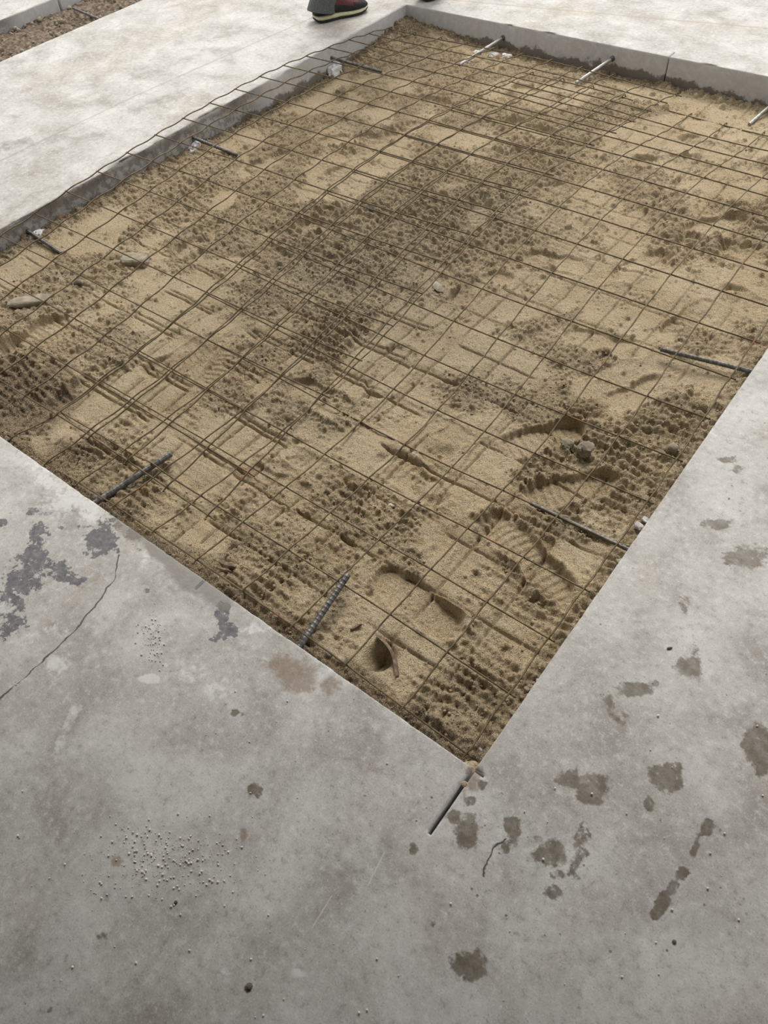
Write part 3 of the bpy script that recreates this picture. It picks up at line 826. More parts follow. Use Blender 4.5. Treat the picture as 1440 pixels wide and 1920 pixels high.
crumb = 1 - np.abs(vnoise(X, Y, 0.013, 101))
crumb = 0.5 * crumb + 0.5 * (1 - np.abs(vnoise(X * .8 - Y * .6, X * .6 + Y * .8, 0.0085, 103)))
Z = base + pr_h + pr_t
Z += R * (0.006 * (crumb - 0.45) + 0.005 * vnoise(X, Y, 0.022, 105) + 0.016 * T * (ridge - 0.4))
Z += (1 - R) * (0.0016 * fbm(X, Y, 0.03, 3, 107))
Z += 0.0010 * vnoise(X, Y, 0.007, 108)

# crumbs and clods heaped on the bed: small domes stamped into the surface
ND = 150000
cell = (np.gradient(SX)[:, None] * np.gradient(SY)[None, :])
pp = ((R ** 2 + 0.004) * cell * (1 + 0.3 * (Y < 1.2))).ravel(); pp /= pp.sum()
pk = rng.choice(pp.size, ND, p=pp)
pi_, pj_ = np.unravel_index(pk, X.shape)
dr_ = 0.0022 + 0.0030 * rng.random(ND) ** 2 + 0.007 * rng.random(ND) ** 22
dr_ *= 0.7 + 0.4 * R[pi_, pj_]
dr_ *= 1 + 0.4 * ((SY[pj_] > 1.15) | (SX[pi_] < -1.5))
add_z = np.zeros_like(Z)
for a_, b_, r_ in zip(pi_, pj_, dr_):
    x_, y_ = SX[a_], SY[b_]
    i0, i1 = np.searchsorted(SX, (x_ - r_, x_ + r_))
    j0, j1 = np.searchsorted(SY, (y_ - r_, y_ + r_))
    st_ = np.sqrt(np.maximum(r_ * r_ - (SX[i0:i1, None] - x_) ** 2 - (SY[None, j0:j1] - y_) ** 2, 0))
    np.maximum(add_z[i0:i1, j0:j1], 1.25 * st_, out=add_z[i0:i1, j0:j1])
Z += add_z

# grooves pressed in by the wire mesh before it sprang up
GA = np.array(NODES_A, float) / 1000
groove = np.zeros_like(X)
gx = GA[:, 2, 0] + 0.028
gy = GA[4, :, 1] - 0.030
wob2 = 0.004 * fbm(X, Y, 0.25, 2, 111)
GB = np.array(NODES_B, float) / 1000
for q in (GB[:, 2, 0] + 0.022)[5:11]:
    groove = np.maximum(groove, 0.8 * np.exp(-((X + wob2 - q) / 0.0040) ** 2) * (Y < 1.25) * (Y > 0.1))
for q in (GB[7, :, 1] + 0.030)[0:8]:
    groove = np.maximum(groove, 0.8 * np.exp(-((Y - wob2 - q) / 0.0040) ** 2) * (X < -0.85) * (X > -1.75))
for q in gx[0:11]:
    groove = np.maximum(groove, np.exp(-((X + wob2 - q) / 0.0038) ** 2))
for q in gy[1:14]:
    groove = np.maximum(groove, np.exp(-((Y + wob2 - q) / 0.0042) ** 2))
gm = sstep(-0.25, 0.05, fbm(X, Y, 0.2, 2, 113)) * (0.45 + 0.55 * np.exp(-(((X + 1.0) / 0.7) ** 2 + ((Y - 0.55) / 0.6) ** 2)))
gm = gm * (1 - 0.45 * R)
Z -= groove * gm * 0.019
Z += 0.008 * gm * sstep(0.0, 0.5, groove) * (1 - groove)

# hollow under the broken board near the corner
hol = onz(715, 1232, -0.1)
Z -= 0.05 * np.exp(-(((X - hol[0]) / 0.026) ** 2 + ((Y - hol[1]) / 0.034) ** 2) ** 1.5)
# small pits
for px, py in ((695, 1108), (945, 182), (735, 105), (560, 170), (905, 215)):
    o = onz(px, py, -0.1)
    Z -= 0.018 * np.exp(-((X - o[0]) ** 2 + (Y - o[1]) ** 2) / 0.014 ** 2)
Z = np.clip(Z, -0.19, -0.045)
# bars set in the two sharp sawn edges: axis ends and radius; each lies in the sand under the first wires
def bar_axis(q0, z0, q1, z1, wall):
    a, e = onz(*q0, z0), onz(*q1, z1)
    d = e - a
    k = 1 if wall == 'y' else 0
    w0 = -0.02 if wall == 'y' else 0.02
    return a + d * ((w0 - a[k]) / d[k]), e
BARS = [(*bar_axis((180, 942), -0.084, (321, 851), -0.072, 'y'), 0.0080), (*bar_axis((562, 1212), -0.078, (653, 1077), -0.046, 'y'), 0.0070),
        (*bar_axis((1178, 1030), -0.084, (995, 943), -0.090, 'x'), 0.0052), (*bar_axis((1407, 696), -0.070, (1238, 655), -0.070, 'x'), 0.0062)]
for a_, e_, r_ in BARS:
    d_ = e_ - a_
    ln_ = np.linalg.norm(d_)
    d_ = d_ / ln_
    t_ = np.clip((X - a_[0]) * d_[0] + (Y - a_[1]) * d_[1], 0, ln_)
    q_ = np.hypot(X - a_[0] - d_[0] * t_, Y - a_[1] - d_[1] * t_)
    lim = a_[2] + d_[2] * t_ - 0.15 * r_
    bed = np.where(q_ < 0.05, lim + np.maximum(q_ - r_ * 1.3, 0) * 0.9, 9.0)
    Z = np.minimum(Z, bed)


def sand_z(x, y):
    i = int(np.clip(np.searchsorted(SX, x), 0, len(SX) - 1))
    j = int(np.clip(np.searchsorted(SY, y), 0, len(SY) - 1))
    return float(Z[i, j])


def grid_faces(n, m):
    v = np.arange(n * m).reshape(n, m)
    return np.stack([v[:-1, :-1].ravel(), v[1:, :-1].ravel(), v[1:, 1:].ravel(), v[:-1, 1:].ravel()], 1)


sand = mesh_obj('sand_bed', np.stack([X.ravel(), Y.ravel(), Z.ravel()], 1), grid_faces(*X.shape), M_SAND, smooth=True)
tag(sand, 'trodden yellow sand filling the sawn-out pit under the wire mesh', 'sand', kind='stuff')
float_attr(sand, 'crumb', (R * (1 - 0.2 * T)).ravel())
greyf = np.maximum.reduce([spot(690, 520, .45), spot(860, 400, .3) * .8, spot(1000, 450, .2) * .6, spot(900, 700, .2) * .6])
float_attr(sand, 'grey', np.clip(greyf, 0, 1).ravel())
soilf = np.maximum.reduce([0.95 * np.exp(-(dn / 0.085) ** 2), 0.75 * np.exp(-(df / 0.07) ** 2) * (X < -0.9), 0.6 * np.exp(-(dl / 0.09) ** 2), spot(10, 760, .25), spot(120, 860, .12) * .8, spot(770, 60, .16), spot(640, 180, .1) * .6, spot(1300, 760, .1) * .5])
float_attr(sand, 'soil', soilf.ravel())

# loose crumbs of sand and fine gravel lying on the bed: a part of it, too many to count
iv_, if_ = ico_unit()
prob = (R ** 2 * cell).ravel()
prob = prob * (Y.ravel() < 1.9).astype(float) + 0.5 * prob * (Y.ravel() >= 1.9)
prob /= prob.sum()
N = 16000
pick = rng.choice(len(prob), N, p=prob)
rad = 0.0013 + 0.0032 * rng.random(N) ** 3
cen = np.stack([X.ravel()[pick] + rng.normal(0, .002, N), Y.ravel()[pick] + rng.normal(0, .002, N), Z.ravel()[pick] + rad * 0.3], 1)
cen[:, 0] = np.clip(cen[:, 0], -W + 0.012, -0.012)
cen[:, 1] = np.clip(cen[:, 1], 0.012, L - 0.012)
CV = (iv_[None] * (rad[:, None] * (0.75 + 0.5 * rng.random((N, 12))))[:, :, None] * np.array([1, 1, 0.8])) + cen[:, None]
CF = (if_[None] + (np.arange(N) * 12)[:, None, None]).reshape(-1, 3)
crumbs = mesh_obj('sand_crumbs', CV.reshape(-1, 3), CF, M_SAND, parent=sand)
tag(crumbs, kind='stuff')
float_attr(crumbs, 'crumb', np.repeat(rng.uniform(0.1, 0.6, N), 12))
float_attr(crumbs, 'soil', np.repeat(soilf.ravel()[pick], 12))

# trench soil beyond the strip of slab
tx = np.linspace(TX0 - 0.003, TX1 + 0.003, 80)
ty = np.r_[np.arange(-3.0, 0.2, 0.06), np.linspace(0.2, 4.2, 520), np.arange(4.26, 9.03, 0.06)]
QX, QY = np.meshgrid(tx, ty, indexing='ij')
QZ = -0.068 - 0.02 * sstep(0, 1, (QX - TX0) / 0.3) + 0.012 * fbm(QX, QY, 0.12, 3, 120) + 0.010 * (1 - np.abs(vnoise(QX, QY, 0.03, 121))) + 0.007 * vnoise(QX, QY, 0.014, 122)
trench = mesh_obj('trench_soil', np.stack([QX.ravel(), QY.ravel(), QZ.ravel()], 1), grid_faces(*QX.shape), M_SOIL, smooth=True)
tag(trench, 'dark gravelly soil in the narrow trench beyond the pale slab strip', 'soil', kind='stuff')
N2 = 900
rad = 0.004 + 0.012 * rng.random(N2) ** 2
k = rng.integers(0, QX.size, N2)
cen = np.stack([np.clip(QX.ravel()[k], TX0 + .02, TX1 - .02), QY.ravel()[k], QZ.ravel()[k] + rad * .3], 1)
CV = (iv_[None] * (rad[:, None] * (0.7 + 0.6 * rng.random((N2, 12))))[:, :, None]) + cen[:, None]
CF = (if_[None] + (np.arange(N2) * 12)[:, None, None]).reshape(-1, 3)
tgr = mesh_obj('gravel', CV.reshape(-1, 3), CF, M_MORTAR, parent=trench)
tag(tgr, kind='stuff')

# ------------------------------------------------------------------ wire mesh sheets: every wire its own part
WR = 0.0022


def mesh_sheet(nodes, label, seed, over=0.03):
    G = np.array(nodes, float) / 1000
    ni, nj = G.shape[:2]
    for i in range(ni):
        for j in range(nj):
            if -W < G[i, j, 0] < 0 and 0 < G[i, j, 1] < L:
                G[i, j, 2] = max(G[i, j, 2], sand_z(G[i, j, 0], G[i, j, 1]) - 0.001)
    root = empty('wire_mesh_sheet', (float(G[0, 0, 0]), float(G[0, 0, 1]), float(G[:, :, 2].min())))
    tag(root, label, 'wire mesh')
    rr = random.Random(seed)
    def clear(Q):              # wires ride over the bars they cross
        for a_, e_, r_ in BARS:
            d_ = (e_ - a_)
            ln_ = np.linalg.norm(d_)
            d_ = d_ / ln_
            t_ = (Q - a_) @ d_
            tc = np.clip(t_, 0, ln_)
            ax = a_ + d_ * tc[:, None]
            q_ = np.hypot(Q[:, 0] - ax[:, 0], Q[:, 1] - ax[:, 1])
            over = ax[:, 2] + r_ * 1.12 + WR + 0.0006
            gap = over - Q[:, 2]
            hit = (q_ < r_ + WR + 0.004) & (t_ > -0.01) & (t_ < ln_ + 0.01) & (gap > 0) & (gap < r_ * 1.9)
            if hit.any():
                pk_ = np.where(hit)[0]
                g_ = gap[pk_].max()
                dist = np.min(np.linalg.norm(Q[:, None, :2] - Q[None, pk_, :2], axis=2), axis=1)
                Q[:, 2] += g_ * np.exp(-(dist / 0.05) ** 2)
        return Q
    def ext(P, o0, o1):
        a, b_ = P[0] - P[1], P[-1] - P[-2]
        return np.vstack([P[0] + a / np.linalg.norm(a) * o0, P, P[-1] + b_ / np.linalg.norm(b_) * o1])
    for i in range(ni):                       # lengthwise wires, wavy between the welds, on top
        P = G[i].copy()
        P[:, 2] += WR
        o1 = over + rr.uniform(0.0, 0.02)
        P = ext(P, 0.012, o1)
        P[-1, 2] -= 0.012
        Q = catmull(P, 6)
        s = np.arange(len(Q)) / 6.0
        amp_ = 0.0040
        Q[:, 2] += amp_ * np.sin(2 * math.pi * (s - 1) + 0.4) * (s > 0.5)
        Q[:, 0] += 0.0022 * np.sin(2 * math.pi * (s - 1) * 1.0 + rr.uniform(-.4, .4))
        Q = clear(Q)
        v, f = tube(Q, WR, 6)
        mesh_obj('lengthwise_wire', v, f, M_WIRE, parent=root, smooth=True)
    for j in range(nj):                       # cross wires underneath, straighter
        P = G[:, j].copy()
        P[:, 2] -= WR
        P = ext(P, 0.012, 0.015 + rr.uniform(0, .012))
        Q = clear(catmull(P, 8))
        v, f = tube(Q, WR, 6)
        mesh_obj('cross_wire', v, f, M_WIRE, parent=root, smooth=True)
    return root


mesh_sheet(NODES_A, 'rusty wire mesh sheet lying flat between the two sharp sawn edges', 1)
mesh_sheet(NODES_B, 'rusty wire mesh sheet arching up along the chipped slab edge with plaster patches', 2, 0.012)

# ------------------------------------------------------------------ steel bars set in the slab edges
def bar(name, a, b_, r, mat, label, cat='rebar', group=None, ribs=0.12, collar=False):
    a, b_ = np.array(a, float), np.array(b_, float)
    ln = np.linalg.norm(b_ - a)
    n = max(8, int(ln / 0.0035))
    t = np.linspace(0, 1, n + 1)
    P = a + (b_ - a) * t[:, None]
    rad = np.full(n + 1, r)
    if ribs:
        ph_ = (t * ln / 0.0105) % 1.0
        rad = rad * (1 + ribs * (ph_ < 0.36))
    rad[-1] *= 0.85
    loc = tuple(a)
    v, f = tube(P, rad, 10)
    o = mesh_obj(name, v, f, mat, smooth=False, loc=loc)
    tag(o, label, cat, group)
    if collar:
        d = (b_ - a) / ln
        cp = np.array([a + d * q for q in (0.0, 0.006, 0.014)])
        v, f = tube(cp, np.array([r * 1.7, r * 1.5, r * 1.05]), 10)
        c = mesh_obj('epoxy_collar', v, f, M_EPOXY, parent=o, smooth=True)
        tag(c, 'dark epoxy collar')
    return o


bar('rebar_dowel', *BARS[0], M_REBAR, 'thick grey rebar stub poking from slab edge beside the worn blue-grey patches', ribs=0.05)
bar('rebar_dowel', *BARS[1], M_REBAR, 'ribbed grey rebar stub at the rust-stained slab edge near the broken board')
bar('rebar_dowel', *BARS[2], M_REBAR, 'thin dark rebar stub beside large boot print')
bar('rebar_dowel', *BARS[3], M_REBAR, 'grey rebar stub whose end crosses a mesh wire beside crumbly sand heap')
lg = 'rebar stubs with white plaster at their root'
for q, t, lb in (((52, 433), (115, 475), 'dark rebar stub over white plaster near the long mortar chunk'), ((362, 258), (445, 291), 'dark rebar stub over white plaster at the most spalled slab edge'), ((621, 108), (716, 135), 'dark rebar stub over white plaster nearest the maroon shoe')):
    a = onx(*q, -W)
    e = onz(*t, -0.088)
    d = (e - a) / np.linalg.norm(e - a)
    bar('rebar_dowel', a - d * 0.02, e, 0.0065, M_REBAR, lb, group=lg)
for q, t, lb in (((943, 71), (862, 122), 'steel dowel above white rubble at the smooth grey wall'), ((1148, 110), (1080, 156), 'steel dowel beside the thin upright saw cut in the smooth grey wall'), ((1452, 192), (1405, 233), 'short pale steel dowel with its free end lying on smooth sand')):
    a = ony(*q, L)
    e = onz(*t, -0.098)
    d = (e - a) / np.linalg.norm(e - a)
    bar('steel_dowel', a - d * 0.004, e, 0.0075, M_DOWEL, lb, 'dowel', ribs=0, collar=True)
a, e = onx(141, 26, TX0 + 0.09), onz(178, 40, -0.05)
a[2] = -0.045
bar('rebar_dowel', a, (TX1 + 0.02, e[1], -0.045), 0.006, M_REBAR, 'rusty rebar stub lying across the dark soil trench')

# ------------------------------------------------------------------ plaster lumps, stones, wood
def stone(name, p, r, mat, label, cat, seed, squash=(1, 1, 1), rz=0.0, group=None, rough=0.25, sub=2, boxy=1.0, lobes=1):
    V, f = rock(seed, r, squash, sub, rough, boxy)
    q_ = random.Random(seed)
    for n_ in range(lobes - 1):
        V2, f2 = rock(seed + 7 * n_ + 3, r * q_.uniform(.35, .7), squash, sub, rough, boxy)
        V2 = V2 + np.array([q_.uniform(-.7, .7) * squash[0], q_.uniform(-1, 1) * squash[1], q_.uniform(-.9, .1) * squash[2]]) * r
        f = list(f) + [tuple(x + len(V) for x in t) for t in f2]
        V = np.vstack([V, V2])
    c, s = math.cos(rz), math.sin(rz)
    V = np.stack([V[:, 0] * c - V[:, 1] * s, V[:, 0] * s + V[:, 1] * c, V[:, 2]], 1)
    o = mesh_obj(name, V, f, mat)
    o.location = p
    tag(o, label, cat, group)
    return o


for k, (px, py, r, sq) in enumerate([(72, 449, .030, (.55, 1.2, .9)), (370, 283, .034, (.55, 1.15, .95)), (629, 133, .040, (.55, 1.1, .95))]):
    o = onx(px, py, -W + 0.02)
    stone('plaster_lump', (-W + 0.014, o[1], o[2]), r, M_PLASTER, ('white plaster lump under a rebar stub near the long mortar chunk', 'white plaster lump under a rebar stub at the most spalled slab edge', 'largest white plaster lump under the rebar stub nearest the maroon shoe')[k], 'plaster', 200 + k, sq, group='white plaster lumps', rough=.6, boxy=.7, lobes=5)
for k, (px, py, r) in enumerate([(896, 97, .020), (925, 101, .026), (951, 107, .018)]):
    o = onz(px, py, -0.10)
    stone('plaster_lump', (o[0], min(o[1], L - 0.03), sand_z(o[0], min(o[1], L - 0.03)) + r * .1), r, M_RUBBLE, ('small crumbly white rubble lump in sand below a steel dowel', 'largest crumbly white rubble lump in sand below a steel dowel', 'smallest white rubble lump against the smooth grey wall')[k], 'rubble', 210 + k, (1.2, .8, .5), group='white rubble at the smooth wall', rough=.7, boxy=.7, lobes=4)
def on_sand(px, py, lift=0.0):
    o = onz(px, py, -0.1)
    return (float(o[0]), float(o[1]), sand_z(o[0], o[1]) + lift)
stone('mortar_chunk', on_sand(255, 492, .002), 0.034, M_MORTAR, 'blocky grey mortar chunk lying on sand beneath the arched mesh', 'rubble', 220, (1.35, .9, .75), 0.6, rough=.3, sub=1, boxy=.45)
stone('mortar_chunk', on_sand(62, 568, -.006), 0.046, M_MORTAR, 'long low grey mortar chunk half buried near the plaster lump', 'rubble', 221, (1.7, .6, .55), 0.8, rough=.3, boxy=.5)
stone('stone', on_sand(149, 538, .006), 0.015, M_DARKSTONE, 'small dark round stone between the two grey mortar chunks', 'stone', 222, (1.2, .9, .8))
stone('stone', on_sand(1065, 838, .004), 0.014, M_STONE, 'smaller of two round brown clods beside the treaded boot print', 'stone', 223, (1, 1, .9), group='brown clods', rough=.75, boxy=.8)
stone('stone', on_sand(1094, 853, .004), 0.018, M_STONE, 'larger of two round brown clods beside the treaded boot print', 'stone', 224, (1, 1, .9), group='brown clods', rough=.75, boxy=.8)
stone('stone', on_sand(1257, 850, .004), 0.015, M_STONE, 'angular brown clod by the sawn edge with small grey spots', 'stone', 225, (1, .9, 1), rough=.7, boxy=.8)
stone('stone', on_sand(735, 945, .004), 0.008, M_RUBBLE, 'small white stone chip on smooth sand', 'stone', 226, (1.2, .8, .6), rough=.4)
stone('stone', on_sand(820, 540, .004), 0.017, M_MORTAR, 'flat grey stone flake in the grey crumbly sand', 'stone', 227, (1.8, .8, .4), -.5, rough=.4)
stone('stone', on_sand(700, 395, .004), 0.014, M_DARKSTONE, 'dark stone lying on tread ridges in the grey sand', 'stone', 228, (1.4, .9, .7), rough=.3)
stone('stone', on_sand(560, 470, .004), 0.013, M_MORTAR, 'pale grey pebble on crumbly sand below the arched mesh', 'stone', 229, (1.1, .9, .7), rough=.3)
for k, (px, py, r) in enumerate([(642, 1245, .009), (618, 1232, .007), (1206, 985, .007), (1192, 1000, .009), (1160, 1060, .008), (900, 1412, .0035), (880, 1425, .003), (1010, 1285, .006), (960, 1345, .005), (985, 1300, .005)]):
    stone('pebble', on_sand(px, py, r * .4), r, M_RUBBLE if k in (2, 3, 5, 7) else M_MORTAR, 'tiny pale pebble on the sand along the sawn edge', 'pebble', 240 + k, (1.2, .9, .7), group='pebbles along the sawn edge', rough=.6, sub=1, boxy=.75)

# broken board standing in the sand over the dark hollow
p0, p1 = onz(704, 1183, -0.07), onz(744, 1272, -0.095)
d = (p1 - p0); d[2] = 0
ln = np.linalg.norm(d); d /= ln
nrm_ = np.array([-d[1], d[0], 0])
if np.dot(nrm_, np.array([1, 0, 0])) < 0: nrm_ = -nrm_
rings = []
for t in np.linspace(0, 1, 15):
    w = 0.035 * (math.sin(math.pi * min(max(t, 0.03), 0.985)) ** 0.6) + 0.006
    c = p0 + d * ln * t + nrm_ * (0.012 * math.sin(math.pi * t))
    zt = sand_z(hol[0] + .05, hol[1]) + 0.008 + 0.010 * math.sin(math.pi * t)
    th = 0.0032
    lean = nrm_ * 0.018
    rings.append([np.array([*(c + nrm_ * th)[:2], zt]), np.array([*(c - nrm_ * th)[:2], zt + .001]), np.array([*(c - nrm_ * th + lean)[:2], zt - 2.2 * w]), np.array([*(c + nrm_ * th + lean)[:2], zt - 2.2 * w])])
v, f = loft(rings)
o = mesh_obj('broken_board', v, f, M_WOOD, loc=tuple(p0))
tag(o, 'curved splinter of brown board standing in sand over a dark hollow', 'wood')


def chip(px, py, ln, wd, rz, th, label, lift=0.004):
    p = on_sand(px, py, lift)
    rings = []
    for t in np.linspace(-1, 1, 7):
        w = wd * (1 - 0.75 * abs(t) ** 2.2) * (1 + .15 * math.sin(t * 7))
        u = ln * t
        zz = 0.002 * math.sin(t * 3)
        ring_ = [(u, -w, zz), (u, -w * .5, zz + th), (u, w * .6, zz + th * .8), (u, w, zz)]
        rings.append([(q[0] * math.cos(rz) - q[1] * math.sin(rz), q[0] * math.sin(rz) + q[1] * math.cos(rz), q[2]) for q in ring_])
    v, f = loft(rings)
    o = mesh_obj('wood_chip', v, f, M_WOOD)
    o.location = p
    tag(o, label, 'wood')
    return o


chip(430, 1066, .022, .010, 0.25, .006, 'ragged brown wood chip on sand beside near mesh wire')
chip(424, 1076, .020, .005, 0.25, .004, 'thin dark wood splinter against the ragged wood chip')
chip(668, 1179, .014, .005, 1.1, .005, 'small dark wood splinter beside the ribbed rebar stub')
chip(780, 940, .012, .006, 0.3, .003, 'short brown sliver lying by the white stone chip')

# sand clump fallen into the overcut at the pit corner
o = onz(870, 1467)
stone('sand_clump', (-0.0015, float(o[1]), -0.0015), 0.0045, M_SAND, 'small sand clump bridging the black saw overcut in the slab', 'sand', 260, (1.2, 1.3, .7), rough=.7, lobes=4)
stone('sand_clump', (-0.018, 0.014, -0.058), 0.014, M_SAND, 'sand clump in the sharp corner where the saw cuts meet', 'sand', 261, (1.1, 1.0, .8), rough=.7, lobes=5)

# crumbs on the near slab (uncountable) and a few pebbles
N3 = 520
P3 = []
while len(P3) < N3:
    q = rng.random()
    if q < 0.62: px, py = rng.normal(300, 75), rng.normal(1610, 38)
    elif q < 0.75: px, py = rng.normal(285, 12), rng.normal(1195, 30)
    else: px, py = rng.uniform(0, 1440), rng.uniform(1250, 1910)
    g = onz(px, py)
    if (g[0] < -0.02 and g[1] < -0.02) or (g[0] > 0.02 and g[1] < 1.0) or (g[1] < -0.02 and abs(g[0]) > .012):
        P3.append(g)
P3 = np.array(P3)
rad = 0.0007 + 0.0016 * rng.random(N3) ** 2
P3[:, 2] = rad * 0.5 + 0.0008
CV = (iv_[None] * (rad[:, None] * (0.75 + 0.5 * rng.random((N3, 12))))[:, :, None]) + P3[:, None]
CF = (if_[None] + (np.arange(N3) * 12)[:, None, None]).reshape(-1, 3)
cr = mesh_obj('concrete_crumbs', CV.reshape(-1, 3), CF, M_CRUMB)
tag(cr, 'scatter of tiny pale crumbs on the grey slab', 'crumbs', kind='stuff')
for k, (px, py, r, lb) in enumerate([(467, 1850, .0045, 'black pebble on the grey slab by the pale scuffs'), (1264, 1766, .003, 'tiny dark pebble on the slab below the long drip stain'), (330, 1692, .003, 'small dark pebble next to the crumb scatter'), (1255, 1216, .004, 'thin dark chip lying on the spotted slab beside a wet stain')]):
    o = onz(px, py)
    stone('pebble', (o[0], o[1], r * .5), r, M_DARKSTONE, lb, 'pebble', 270 + k, (1.6 if k == 3 else 1.1, .6 if k == 3 else 1, .7), .9, rough=.3, sub=1)
# ------------------------------------------------------------------ person walking away along the slab edge
M_SKIN = mat_simple('skin', (0.42, 0.27, 0.19), (0.48, 0.32, 0.23), 40, 0.6)
M_TROUSER = mat_simple('grey_trouser_cloth', (0.085, 0.09, 0.09), (0.13, 0.135, 0.135), 160, 0.9, 0, 0.4, 0.002)
M_SHIRT = mat_simple('navy_shirt_cloth', (0.05, 0.06, 0.09), (0.08, 0.09, 0.12), 120, 0.9)
M_HAIR = mat_simple('dark_hair', (0.02, 0.016, 0.012), (0.04, 0.03, 0.022), 200, 0.7)
M_MAROON = mat_simple('maroon_knit', (0.085, 0.022, 0.022), (0.14, 0.04, 0.036), 220, 0.85, 0, 0.4, 0.001)
M_BLACK = mat_simple('black_suede', (0.012, 0.012, 0.015), (0.03, 0.03, 0.034), 150, 0.85)
M_MIDSOLE = mat_simple('pale_yellow_foam', (0.52, 0.52, 0.33), (0.62, 0.61, 0.42), 80, 0.7)
M_OUTSOLE = mat_simple('black_rubber', (0.012, 0.012, 0.012), (0.03, 0.03, 0.03), 90, 0.8)
M_LACE = mat_simple('dark_red_lace', (0.10, 0.035, 0.035), (0.16, 0.06, 0.055), 200, 0.8)

WDIR = np.array([0.34, 0.94, 0]); WDIR /= np.linalg.norm(WDIR)
WSIDE = np.array([WDIR[1], -WDIR[0], 0])          # to the walker's right
foot_l = np.array([-2.640, 2.590, 0.0])           # heel of the planted shoe
foot_r = np.array([-2.335, 3.050, 0.0])


def skin_body(name, joints, bones, mat, parent=None, sub=2, root=0):
    me = bpy.data.meshes.new(name)
    me.from_pydata([tuple(j[0]) for j in joints], bones, [])
    me.materials.append(mat)
    o = bpy.data.objects.new(name, me)
    COL.objects.link(o)
    md = o.modifiers.new('skin', 'SKIN')
    for k, (p, r) in enumerate(joints):
        sv = me.skin_vertices[0].data[k]
        sv.radius = (r, r) if np.isscalar(r) else r
        sv.use_root = (k == root)
    md.use_smooth_shade = True
    o.modifiers.new('subsurf', 'SUBSURF').levels = sub
    o.modifiers['subsurf'].render_levels = sub
    if parent is not None:
        o.parent = parent
        o.matrix_parent_inverse = parent.matrix_world.inverted()
    return o


def frame(f, s, z, base):
    return base + WDIR * f + WSIDE * s + np.array([0, 0, z])


mid = (foot_l + foot_r) / 2 + WDIR * 0.10
B = lambda f, s, z: frame(f, s, z, np.array([mid[0], mid[1], 0]))
al = foot_l + WDIR * 0.065 + np.array([0, 0, 0.085])
ar = foot_r + WDIR * 0.065 + np.array([0, 0, 0.085])
kl = (al + B(0, -0.10, 0.90)) / 2 + WDIR * 0.05
kr = (ar + B(0, 0.10, 0.90)) / 2 + WDIR * 0.05
J = [(B(0, 0, 0.95), .12), (B(0, 0, 1.12), .115), (B(0.01, 0, 1.30), .125), (B(0.0, 0, 1.44), .075), (B(0.0, 0, 1.50), .05), (B(0.02, 0, 1.56), .062), (B(0.025, 0, 1.64), .082), (B(0.02, 0, 1.71), .06),
     (B(0, -.10, .90), .085), (kl, .052), (al, .036), (B(0, .10, .90), .085), (kr, .052), (ar, .036),
     (B(0, -.19, 1.40), .052), (B(.04, -.24, 1.13), .040), (B(.13, -.24, .90), .026), (B(0, .19, 1.40), .052), (B(-.06, .24, 1.13), .040), (B(-.10, .25, .88), .026),
     (al + WDIR * .10 - np.array([0, 0, .045]), .028), (ar + WDIR * .10 - np.array([0, 0, .045]), .028)]
hands = []
def hand(bi, side):
    base, _ = J[bi]
    dn = (base - J[bi - 1][0]); dn /= np.linalg.norm(dn)
    palm = base + dn * .06
    J.append((palm, (.030, .018))); pi_ = len(J) - 1
    bones.append((bi, pi_))
    for q, (off, ln_) in enumerate(((-.026, .060), (-.009, .070), (.009, .066), (.025, .052))):
        k0 = palm + dn * .035 + WDIR * off
        k1 = k0 + dn * ln_ * .5 - WSIDE * side * .006
        k2 = k0 + dn * ln_ - WSIDE * side * .022
        J.append((k0, .0088)); J.append((k1, .0082)); J.append((k2, .0068))
        n_ = len(J)
        bones.extend([(pi_, n_ - 3), (n_ - 3, n_ - 2), (n_ - 2, n_ - 1)])
    t0 = base + dn * .035 + WDIR * .030
    J.append((t0, .010)); J.append((t0 + dn * .03 + WDIR * .018, .009)); J.append((t0 + dn * .055 + WDIR * .014, .0075))
    n_ = len(J)
    bones.extend([(bi, n_ - 3), (n_ - 3, n_ - 2), (n_ - 2, n_ - 1)])
bones = [(0, 1), (1, 2), (2, 3), (3, 4), (4, 5), (5, 6), (6, 7), (0, 8), (8, 9), (9, 10), (0, 11), (11, 12), (12, 13), (2, 14), (14, 15), (15, 16), (2, 17), (17, 18), (18, 19), (10, 20), (13, 21)]
hand(16, -1); hand(19, 1)
person = skin_body('person', J, bones, M_SKIN)
tag(person, 'person in grey trousers and maroon trainers walking along the slab edge', 'person')


def ring_at(c, rx, ry, n=16, ax=WSIDE, ay=WDIR, tilt=0.0):
    return [c + ax * rx * math.cos(t) + ay * ry * math.sin(t) + np.array([0, 0, tilt * math.sin(t)]) for t in np.linspace(0, 2 * math.pi, n, endpoint=False)]


# face: nose, ears, eyes, mouth; hair
def part_rock(name, c, r, sq, mat, seed=1, rough=.05):
    V, f = rock(seed, r, (1, 1, 1), 2, rough)
    Vw = c + V[:, :1] * sq[0] * WSIDE + V[:, 1:2] * sq[1] * WDIR + V[:, 2:] * sq[2] * np.array([0, 0, 1.0])
    return mesh_obj(name, Vw, f, mat, parent=person, smooth=True)
part_rock('nose', B(.105, 0, 1.625), .016, (.8, 1, 1.3), M_SKIN)
for s_ in (-1, 1):
    part_rock('ear', B(.015, .083 * s_, 1.63), .026, (.35, .8, 1.2), M_SKIN)
    part_rock('eye', B(.094, .032 * s_, 1.648), .011, (1.2, .7, .8), M_HAIR)
part_rock('mouth', B(.094, 0, 1.585), .016, (1.5, .5, .4), M_MAROON)
part_rock('hair', B(.000, 0, 1.685), .094, (.98, 1.02, .80), M_HAIR, 4, .12)

